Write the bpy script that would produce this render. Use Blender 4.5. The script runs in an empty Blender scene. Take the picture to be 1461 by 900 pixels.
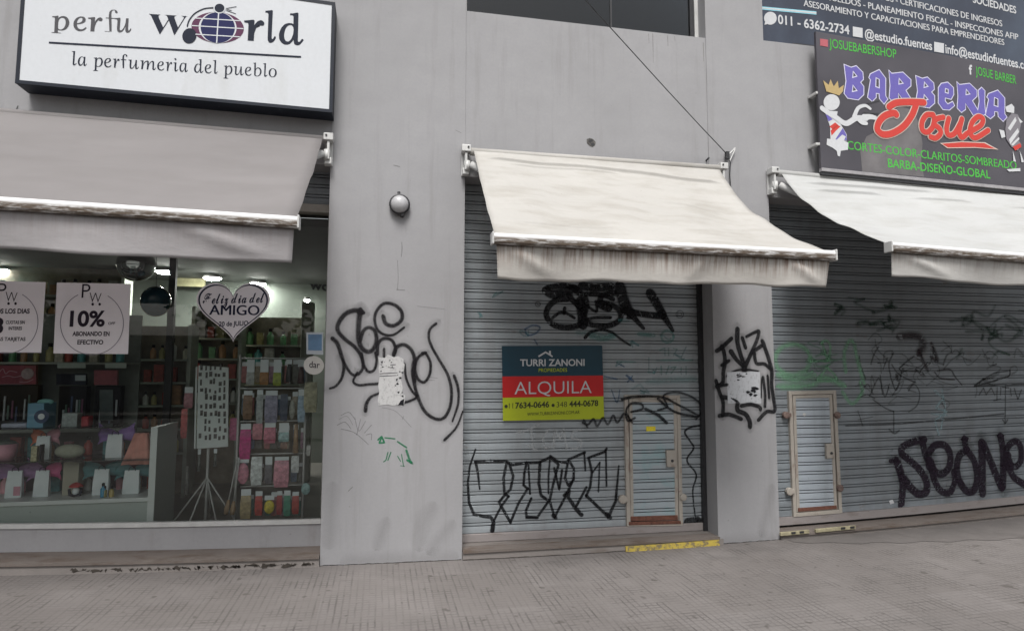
import bpy, math, random
import numpy as np
from mathutils import Vector
R = math.radians
random.seed(7)
scene = bpy.context.scene
COL = scene.collection

# ------------------------------------------------------------------ camera, sky, sun, exposure
PX_F, PITCH, YAW, ROLL = 910.85, R(4.8736), R(11.5286), R(.08525)
EYE = Vector((0, -5.8, 1.67))
cam_data = bpy.data.cameras.new('camera'); cam = bpy.data.objects.new('camera', cam_data); COL.objects.link(cam)
cam_data.sensor_width = 36; cam_data.lens = PX_F/1461*36
cam_data.clip_start = .05; cam_data.clip_end = 400
cam.location = EYE; cam.rotation_mode = 'XYZ'
cam.rotation_euler = (R(90)+PITCH, -ROLL, -YAW)
scene.camera = cam

SUN_EL, SUN_AZ = R(58), R(192)          # azimuth measured clockwise from +Y
world = bpy.data.worlds.new('World'); scene.world = world; world.use_nodes = True
wn = world.node_tree.nodes; wl = world.node_tree.links
sky = wn.new('ShaderNodeTexSky'); sky.sky_type = 'NISHITA'; sky.sun_disc = False
sky.sun_elevation = SUN_EL; sky.sun_rotation = SUN_AZ
sky.air_density = 1.6; sky.dust_density = 4.0; sky.ozone_density = 1.0
hsv = wn.new('ShaderNodeHueSaturation'); hsv.inputs['Saturation'].default_value = .22
wl.new(sky.outputs[0], hsv.inputs['Color']); wl.new(hsv.outputs[0], wn['Background'].inputs[0])
wn['Background'].inputs[1].default_value = .085
sun_d = bpy.data.lights.new('sun', 'SUN'); sun_d.energy = 1.9; sun_d.angle = R(20); sun_d.color = (1, .975, .95)
sun = bpy.data.objects.new('sun', sun_d); COL.objects.link(sun)
sun.rotation_euler = (R(90)-SUN_EL, 0, -(SUN_AZ) + R(180))
vs = scene.view_settings; vs.view_transform = 'Standard'; vs.look = 'None'; vs.gamma = 1; vs.exposure = .86
vs.use_curve_mapping = False
scene.cycles.max_bounces = 8; scene.cycles.transparent_max_bounces = 24
scene.cycles.caustics_reflective = False; scene.cycles.caustics_refractive = False

# ------------------------------------------------------------------ photograph pixel -> point on a real plane
_fw = Vector((math.sin(YAW)*math.cos(PITCH), math.cos(YAW)*math.cos(PITCH), math.sin(PITCH)))
_rt0 = Vector((math.cos(YAW), -math.sin(YAW), 0)); _up0 = _rt0.cross(_fw)
_rt = math.cos(ROLL)*_rt0 + math.sin(ROLL)*_up0; _up = -math.sin(ROLL)*_rt0 + math.cos(ROLL)*_up0
def ray(x, y): return _fw + (x-730.5)/PX_F*_rt - (y-450)/PX_F*_up
def at(x, y, Y):
    D = ray(x, y); return EYE + D*((Y-EYE.y)/D.y)
def atz(x, y, z):
    D = ray(x, y); return EYE + D*((z-EYE.z)/D.z)
def sag(x): return .0045*(x-1.7)**2 - .012          # the pavement dips towards the middle of the frontage

# ------------------------------------------------------------------ materials
def lin(r, g, b):
    f = lambda c: (c/255/12.92) if c <= 10 else ((c/255+.055)/1.055)**2.4
    return (f(r), f(g), f(b), 1)
def nm(name):
    m = bpy.data.materials.new(name); m.use_nodes = True
    return m, m.node_tree.nodes, m.node_tree.links, m.node_tree.nodes['Principled BSDF']
def noise_of(n, l, scale, stretch=(1, 1, 1), detail=6, rough=.6):
    tc = n.new('ShaderNodeTexCoord'); mp = n.new('ShaderNodeMapping'); mp.inputs['Scale'].default_value = stretch
    nz = n.new('ShaderNodeTexNoise'); nz.inputs['Scale'].default_value = scale; nz.inputs['Detail'].default_value = detail
    nz.inputs['Roughness'].default_value = rough
    l.new(tc.outputs['Object'], mp.inputs[0]); l.new(mp.outputs[0], nz.inputs[0]); return nz.outputs[0]
def ramp_of(n, l, src, a, b, lo=0., hi=1.):
    r = n.new('ShaderNodeMapRange'); r.inputs[1].default_value = a; r.inputs[2].default_value = b
    r.inputs[3].default_value = lo; r.inputs[4].default_value = hi; l.new(src, r.inputs[0]); return r.outputs[0]
def mix_of(n, l, fac, A, B):
    m = n.new('ShaderNodeMix'); m.data_type = 'RGBA'
    if isinstance(fac, float): m.inputs[0].default_value = fac
    else: l.new(fac, m.inputs[0])
    for i, c in ((6, A), (7, B)):
        if isinstance(c, tuple): m.inputs[i].default_value = c
        else: l.new(c, m.inputs[i])
    return m.outputs[2]
def bump_of(n, l, src, bsdf, strength=.2, dist=.01):
    b = n.new('ShaderNodeBump'); b.inputs['Strength'].default_value = strength; b.inputs['Distance'].default_value = dist
    l.new(src, b.inputs['Height']); l.new(b.outputs[0], bsdf.inputs['Normal'])
def plain(name, col, rough=.6, var=.12, scale=14, metal=0., stretch=(1, 1, 1), bump=0., emit=None):
    m, n, l, b = nm(name)
    nz = noise_of(n, l, scale, stretch)
    dark = tuple(c*(1-var) for c in col[:3])+(1,); light = tuple(min(1, c*(1+var*.7)) for c in col[:3])+(1,)
    l.new(mix_of(n, l, ramp_of(n, l, nz, .3, .7), dark, light), b.inputs['Base Color'])
    b.inputs['Roughness'].default_value = rough; b.inputs['Metallic'].default_value = metal
    if bump: bump_of(n, l, nz, b, bump)
    if emit:
        b.inputs['Emission Color'].default_value = col; b.inputs['Emission Strength'].default_value = emit
    return m
def dirty(name, col, dirt, streak=(6, 6, .5), s_scale=2.5, lo=.55, hi=.8, amount=.7, blotch=.15, rough=.7, bump=.08, b_scale=60):
    """paint or cloth with its own run-down stains and blotches"""
    m, n, l, b = nm(name)
    st = noise_of(n, l, s_scale, streak, 8, .65); big = noise_of(n, l, 1.1, (1, 1, 1), 5, .6)
    fine = noise_of(n, l, b_scale, (1, 1, 1), 4, .6)
    base = mix_of(n, l, ramp_of(n, l, big, .3, .7), tuple(c*(1-blotch) for c in col[:3])+(1,), tuple(min(1, c*(1+blotch*.6)) for c in col[:3])+(1,))
    base = mix_of(n, l, ramp_of(n, l, fine, .35, .75, 0, .25), base, tuple(c*.8 for c in col[:3])+(1,))
    mid = noise_of(n, l, 4.3, (1, 1, 1), 9, .72); speck = noise_of(n, l, 21, (1, 1, 1), 2, .5)
    base = mix_of(n, l, ramp_of(n, l, mid, .42, .68, 0, min(.5, blotch*2.6)), base, tuple(c*.72 for c in col[:3])+(1,))
    base = mix_of(n, l, ramp_of(n, l, speck, .74, .79, 0, .55), base, dirt)
    l.new(mix_of(n, l, ramp_of(n, l, st, lo, hi, 0, amount), base, dirt), b.inputs['Base Color'])
    b.inputs['Roughness'].default_value = rough
    bump_of(n, l, fine, b, bump, .006)
    return m
def spray(name, col, alpha=1., soft=.35, rough=.6):
    """sprayed paint: UV.x runs across the stroke, the edge thins out in speckle"""
    m, n, l, b = nm(name)
    b.inputs['Base Color'].default_value = col; b.inputs['Roughness'].default_value = rough; b.inputs['Specular IOR Level'].default_value = .12
    uv = n.new('ShaderNodeTexCoord'); sx = n.new('ShaderNodeSeparateXYZ'); l.new(uv.outputs['UV'], sx.inputs[0])
    ab = n.new('ShaderNodeMath'); ab.operation = 'ABSOLUTE'; l.new(sx.outputs[0], ab.inputs[0])
    edge = ramp_of(n, l, ab.outputs[0], 1-soft, 1., 1., 0.)
    nz = noise_of(n, l, 90, (1, 1, 1), 3, .7); nz2 = noise_of(n, l, 7, (1, 1, 1), 4, .6)
    mu = n.new('ShaderNodeMath'); mu.operation = 'MULTIPLY'; l.new(edge, mu.inputs[0]); l.new(ramp_of(n, l, nz, .3, .6, .55, 1.), mu.inputs[1])
    mv = n.new('ShaderNodeMath'); mv.operation = 'MULTIPLY'; l.new(mu.outputs[0], mv.inputs[0])
    l.new(ramp_of(n, l, nz2, .3, .55, alpha*.82, alpha), mv.inputs[1])
    l.new(mv.outputs[0], b.inputs['Alpha'])
    return m
def pane_mat(name, tint, ior=1.5, rough=.0):
    m = bpy.data.materials.new(name); m.use_nodes = True; n = m.node_tree.nodes; l = m.node_tree.links; n.clear()
    o = n.new('ShaderNodeOutputMaterial'); t = n.new('ShaderNodeBsdfTransparent'); t.inputs[0].default_value = tint
    g = n.new('ShaderNodeBsdfGlossy'); g.inputs['Roughness'].default_value = rough
    fr = n.new('ShaderNodeFresnel'); fr.inputs[0].default_value = ior
    x = n.new('ShaderNodeMixShader'); l.new(fr.outputs[0], x.inputs[0]); l.new(t.outputs[0], x.inputs[1]); l.new(g.outputs[0], x.inputs[2])
    l.new(x.outputs[0], o.inputs[0]); return m

# ------------------------------------------------------------------ objects
def tag(o, label=None, cat=None, group=None, kind=None):
    if label: o['label'] = label
    if cat: o['category'] = cat
    if group: o['group'] = group
    if kind: o['kind'] = kind
    return o
def thing(name, label, cat, loc, group=None, kind=None):
    o = bpy.data.objects.new(name, None); o.empty_display_size = .1; COL.objects.link(o); o.location = loc
    return tag(o, label, cat, group, kind)
def root_of(o):
    while o.parent: o = o.parent
    return o
class MB:
    def __init__(s): s.v = []; s.f = []; s.uv = {}
    def add(s, verts, faces, uvs=None):
        k = len(s.v); s.v += [tuple(p) for p in verts]
        for i, f in enumerate(faces):
            if uvs: s.uv[len(s.f)] = [uvs[j] for j in f]
            s.f.append(tuple(j+k for j in f))
        return s
    def box(s, x0, x1, y0, y1, z0, z1):
        x0, x1 = min(x0, x1), max(x0, x1); y0, y1 = min(y0, y1), max(y0, y1); z0, z1 = min(z0, z1), max(z0, z1)
        return s.add([(x0,y0,z0),(x1,y0,z0),(x1,y1,z0),(x0,y1,z0),(x0,y0,z1),(x1,y0,z1),(x1,y1,z1),(x0,y1,z1)],
                     [(0,3,2,1),(4,5,6,7),(0,1,5,4),(1,2,6,5),(2,3,7,6),(3,0,4,7)])
    def slab(s, pts, y0, y1):
        """polygon in the XZ plane (seen from -Y, counter-clockwise or not) given thickness from y0 to y1"""
        n = len(pts); a = sum(pts[i][0]*pts[(i+1) % n][1]-pts[(i+1) % n][0]*pts[i][1] for i in range(n))
        if a < 0: pts = pts[::-1]
        vs_ = [(x, y0, z) for x, z in pts]+[(x, y1, z) for x, z in pts]
        fs = [tuple(range(n)), tuple(range(2*n-1, n-1, -1))]+[(i, i+n, (i+1) % n+n, (i+1) % n) for i in range(n)]
        return s.add(vs_, fs)
    def sheet(s, pts, Y):
        n = len(pts); a = sum(pts[i][0]*pts[(i+1) % n][1]-pts[(i+1) % n][0]*pts[i][1] for i in range(n))
        if a < 0: pts = pts[::-1]
        return s.add([(x, Y, z) for x, z in pts], [tuple(range(n))])
    def beam(s, a, b, w, y0, y1):
        """bar in the XZ plane from a to b (x,z), width w"""
        dx, dz = b[0]-a[0], b[1]-a[1]; L = math.hypot(dx, dz); nx, nz = -dz/L*w/2, dx/L*w/2
        return s.slab([(a[0]+nx, a[1]+nz), (b[0]+nx, b[1]+nz), (b[0]-nx, b[1]-nz), (a[0]-nx, a[1]-nz)], y0, y1)
    def tube(s, path, r, n=8, caps=True):
        P = [Vector(p) for p in path]; rings = []
        rr = r if isinstance(r, (list, tuple)) else [r]*len(P)
        prev = None
        for i, p in enumerate(P):
            t = (P[min(i+1, len(P)-1)]-P[max(i-1, 0)]).normalized()
            ref = Vector((0, 0, 1)) if abs(t.z) < .9 else Vector((1, 0, 0))
            if prev is None: u = t.cross(ref).normalized()
            else: u = (prev - t*prev.dot(t)).normalized()
            prev = u; w = t.cross(u)
            rings.append([p+(u*math.cos(k*2*math.pi/n)+w*math.sin(k*2*math.pi/n))*rr[i] for k in range(n)])
        vs_ = [q for ring in rings for q in ring]; fs = []
        for i in range(len(P)-1):
            for k in range(n): fs.append((i*n+k, i*n+(k+1) % n, (i+1)*n+(k+1) % n, (i+1)*n+k))
        if caps: fs += [tuple(range(n-1, -1, -1)), tuple(range((len(P)-1)*n, len(P)*n))]
        return s.add(vs_, fs)
    def lathe(s, prof, c, axis='z', n=24):
        """profile of (radius, height) turned about an axis through c"""
        vs_ = []; fs = []
        for r, h in prof:
            for k in range(n):
                a = 2*math.pi*k/n; x, y = r*math.cos(a), r*math.sin(a)
                vs_.append({'z': (c[0]+x, c[1]+y, c[2]+h), 'y': (c[0]+x, c[1]-h, c[2]+y), 'x': (c[0]+h, c[1]+x, c[2]+y)}[axis])
        m = len(prof)
        for i in range(m-1):
            for k in range(n): fs.append((i*n+k, i*n+(k+1) % n, (i+1)*n+(k+1) % n, (i+1)*n+k))
        fs += [tuple(range(n-1, -1, -1)), tuple(range((m-1)*n, m*n))]
        return s.add(vs_, fs)
    def ball(s, c, r, n=14, sc=(1, 1, 1)):
        vs_ = []; fs = []; m = n//2
        for i in range(m+1):
            th = math.pi*i/m
            for k in range(n):
                a = 2*math.pi*k/n
                vs_.append((c[0]+r*sc[0]*math.sin(th)*math.cos(a), c[1]+r*sc[1]*math.sin(th)*math.sin(a), c[2]+r*sc[2]*math.cos(th)))
        for i in range(m):
            for k in range(n): fs.append((i*n+k, (i+1)*n+k, (i+1)*n+(k+1) % n, i*n+(k+1) % n))
        return s.add(vs_, fs)
    def build(s, name, mat, parent=None, smooth=False, bev=0, loc=None):
        me = bpy.data.meshes.new(name)
        if parent is None:
            if loc is None:
                a = np.array(s.v); loc = Vector(((a[:, 0].min()+a[:, 0].max())/2, (a[:, 1].min()+a[:, 1].max())/2, a[:, 2].min()))
            o = Vector(loc)
        else: o = root_of(parent).location
        me.from_pydata([(p[0]-o[0], p[1]-o[1], p[2]-o[2]) for p in s.v], [], s.f)
        if s.uv:
            ul = me.uv_layers.new(name='UVMap')
            for p in me.polygons:
                q = s.uv.get(p.index)
                if q:
                    for li, uvv in zip(p.loop_indices, q): ul.data[li].uv = uvv
        me.materials.append(mat); me.validate()
        if smooth:
            for p in me.polygons: p.use_smooth = True
        ob = bpy.data.objects.new(name, me); COL.objects.link(ob)
        if parent is None: ob.location = o
        else: ob.parent = parent
        if bev:
            bm = ob.modifiers.new('bevel', 'BEVEL'); bm.width = bev; bm.segments = 2; bm.limit_method = 'ANGLE'
        return ob
def dup(root, loc, label=None, group=None, rotz=None, scale=None, mats=None):
    r = root.copy(); COL.objects.link(r); r.location = loc
    if rotz is not None: r.rotation_euler = (0, 0, rotz)
    if scale is not None: r.scale = scale
    if label: r['label'] = label
    if group: r['group'] = group
    for ch in list(root.children):
        c = ch.copy(); COL.objects.link(c); c.parent = r
        for g in list(ch.children):
            d = g.copy(); COL.objects.link(d); d.parent = c
    return r
XZ = lambda p: (p.x, p.z)
def px_poly(pts, Y): return [XZ(at(x, y, Y)) for x, y in pts]
def fr(pts, ox, oy, sc): return [(ox+x/sc, oy+y/sc) for x, y in pts]     # enlarged-crop coordinates -> photograph pixels
def catmull(P, step=.008):
    out = []; n = len(P)
    for i in range(n-1):
        p0, p1, p2, p3 = P[max(i-1, 0)], P[i], P[i+1], P[min(i+2, n-1)]
        L = math.hypot(p2[0]-p1[0], p2[1]-p1[1]); m = max(1, int(L/step))
        for k in range(m):
            t = k/m; t2, t3 = t*t, t*t*t
            out.append(tuple(.5*(2*p1[j]+(p2[j]-p0[j])*t+(2*p0[j]-5*p1[j]+4*p2[j]-p3[j])*t2+(3*p1[j]-p0[j]-3*p2[j]+p3[j])*t3) for j in (0, 1)))
    out.append(P[-1]); return out
def ribbon(mb, P, w, yf, step=.008, cross=2, straight=False, caps=True):
    """a painted stroke along world (x,z) points P; width w (number or start/end pair); yf(x,z) gives the surface"""
    if straight:
        Q = []
        for a, b in zip(P, P[1:]):
            m = max(1, int(math.hypot(b[0]-a[0], b[1]-a[1])/step)); Q += [(a[0]+(b[0]-a[0])*k/m, a[1]+(b[1]-a[1])*k/m) for k in range(m)]
        Q.append(P[-1])
    else: Q = catmull(P, step)
    n = len(Q); ws = w if isinstance(w, tuple) else (w, w)
    if n < 2: return
    rows = []
    def tang(i):
        a, b = Q[max(i-1, 0)], Q[min(i+1, n-1)]; L = math.hypot(b[0]-a[0], b[1]-a[1]) or 1
        return (b[0]-a[0])/L, (b[1]-a[1])/L
    for i in range(n):
        tx, tz = tang(i); hw = (ws[0]+(ws[1]-ws[0])*i/(n-1))/2
        rows.append((Q[i], (-tz, tx), hw))
    if caps:
        for end in (0, 1):
            i = 0 if end == 0 else n-1; tx, tz = tang(i); sgn = -1 if end == 0 else 1; hw = rows[0 if end == 0 else -1][2]; c = Q[i]; ex = []
            for k in (1, 2, 3):
                th = k/3*math.pi/2*.96
                ex.append(((c[0]+sgn*tx*hw*math.sin(th), c[1]+sgn*tz*hw*math.sin(th)), (-tz, tx), hw*math.cos(th)))
            rows = ex[::-1]+rows if end == 0 else rows+ex
    vs_, uvs, fs = [], [], []; c1 = cross+1
    for j, (q, nn, hw) in enumerate(rows):
        for k in range(c1):
            u = -1+2*k/cross; x, z = q[0]+nn[0]*hw*u, q[1]+nn[1]*hw*u
            vs_.append((x, yf(x, z)-j*4e-6, z)); uvs.append((u, j*.01))
    for j in range(len(rows)-1):
        for k in range(cross): fs.append((j*c1+k+1, j*c1+k, (j+1)*c1+k, (j+1)*c1+k+1))
    mb.add(vs_, fs, uvs)

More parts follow.
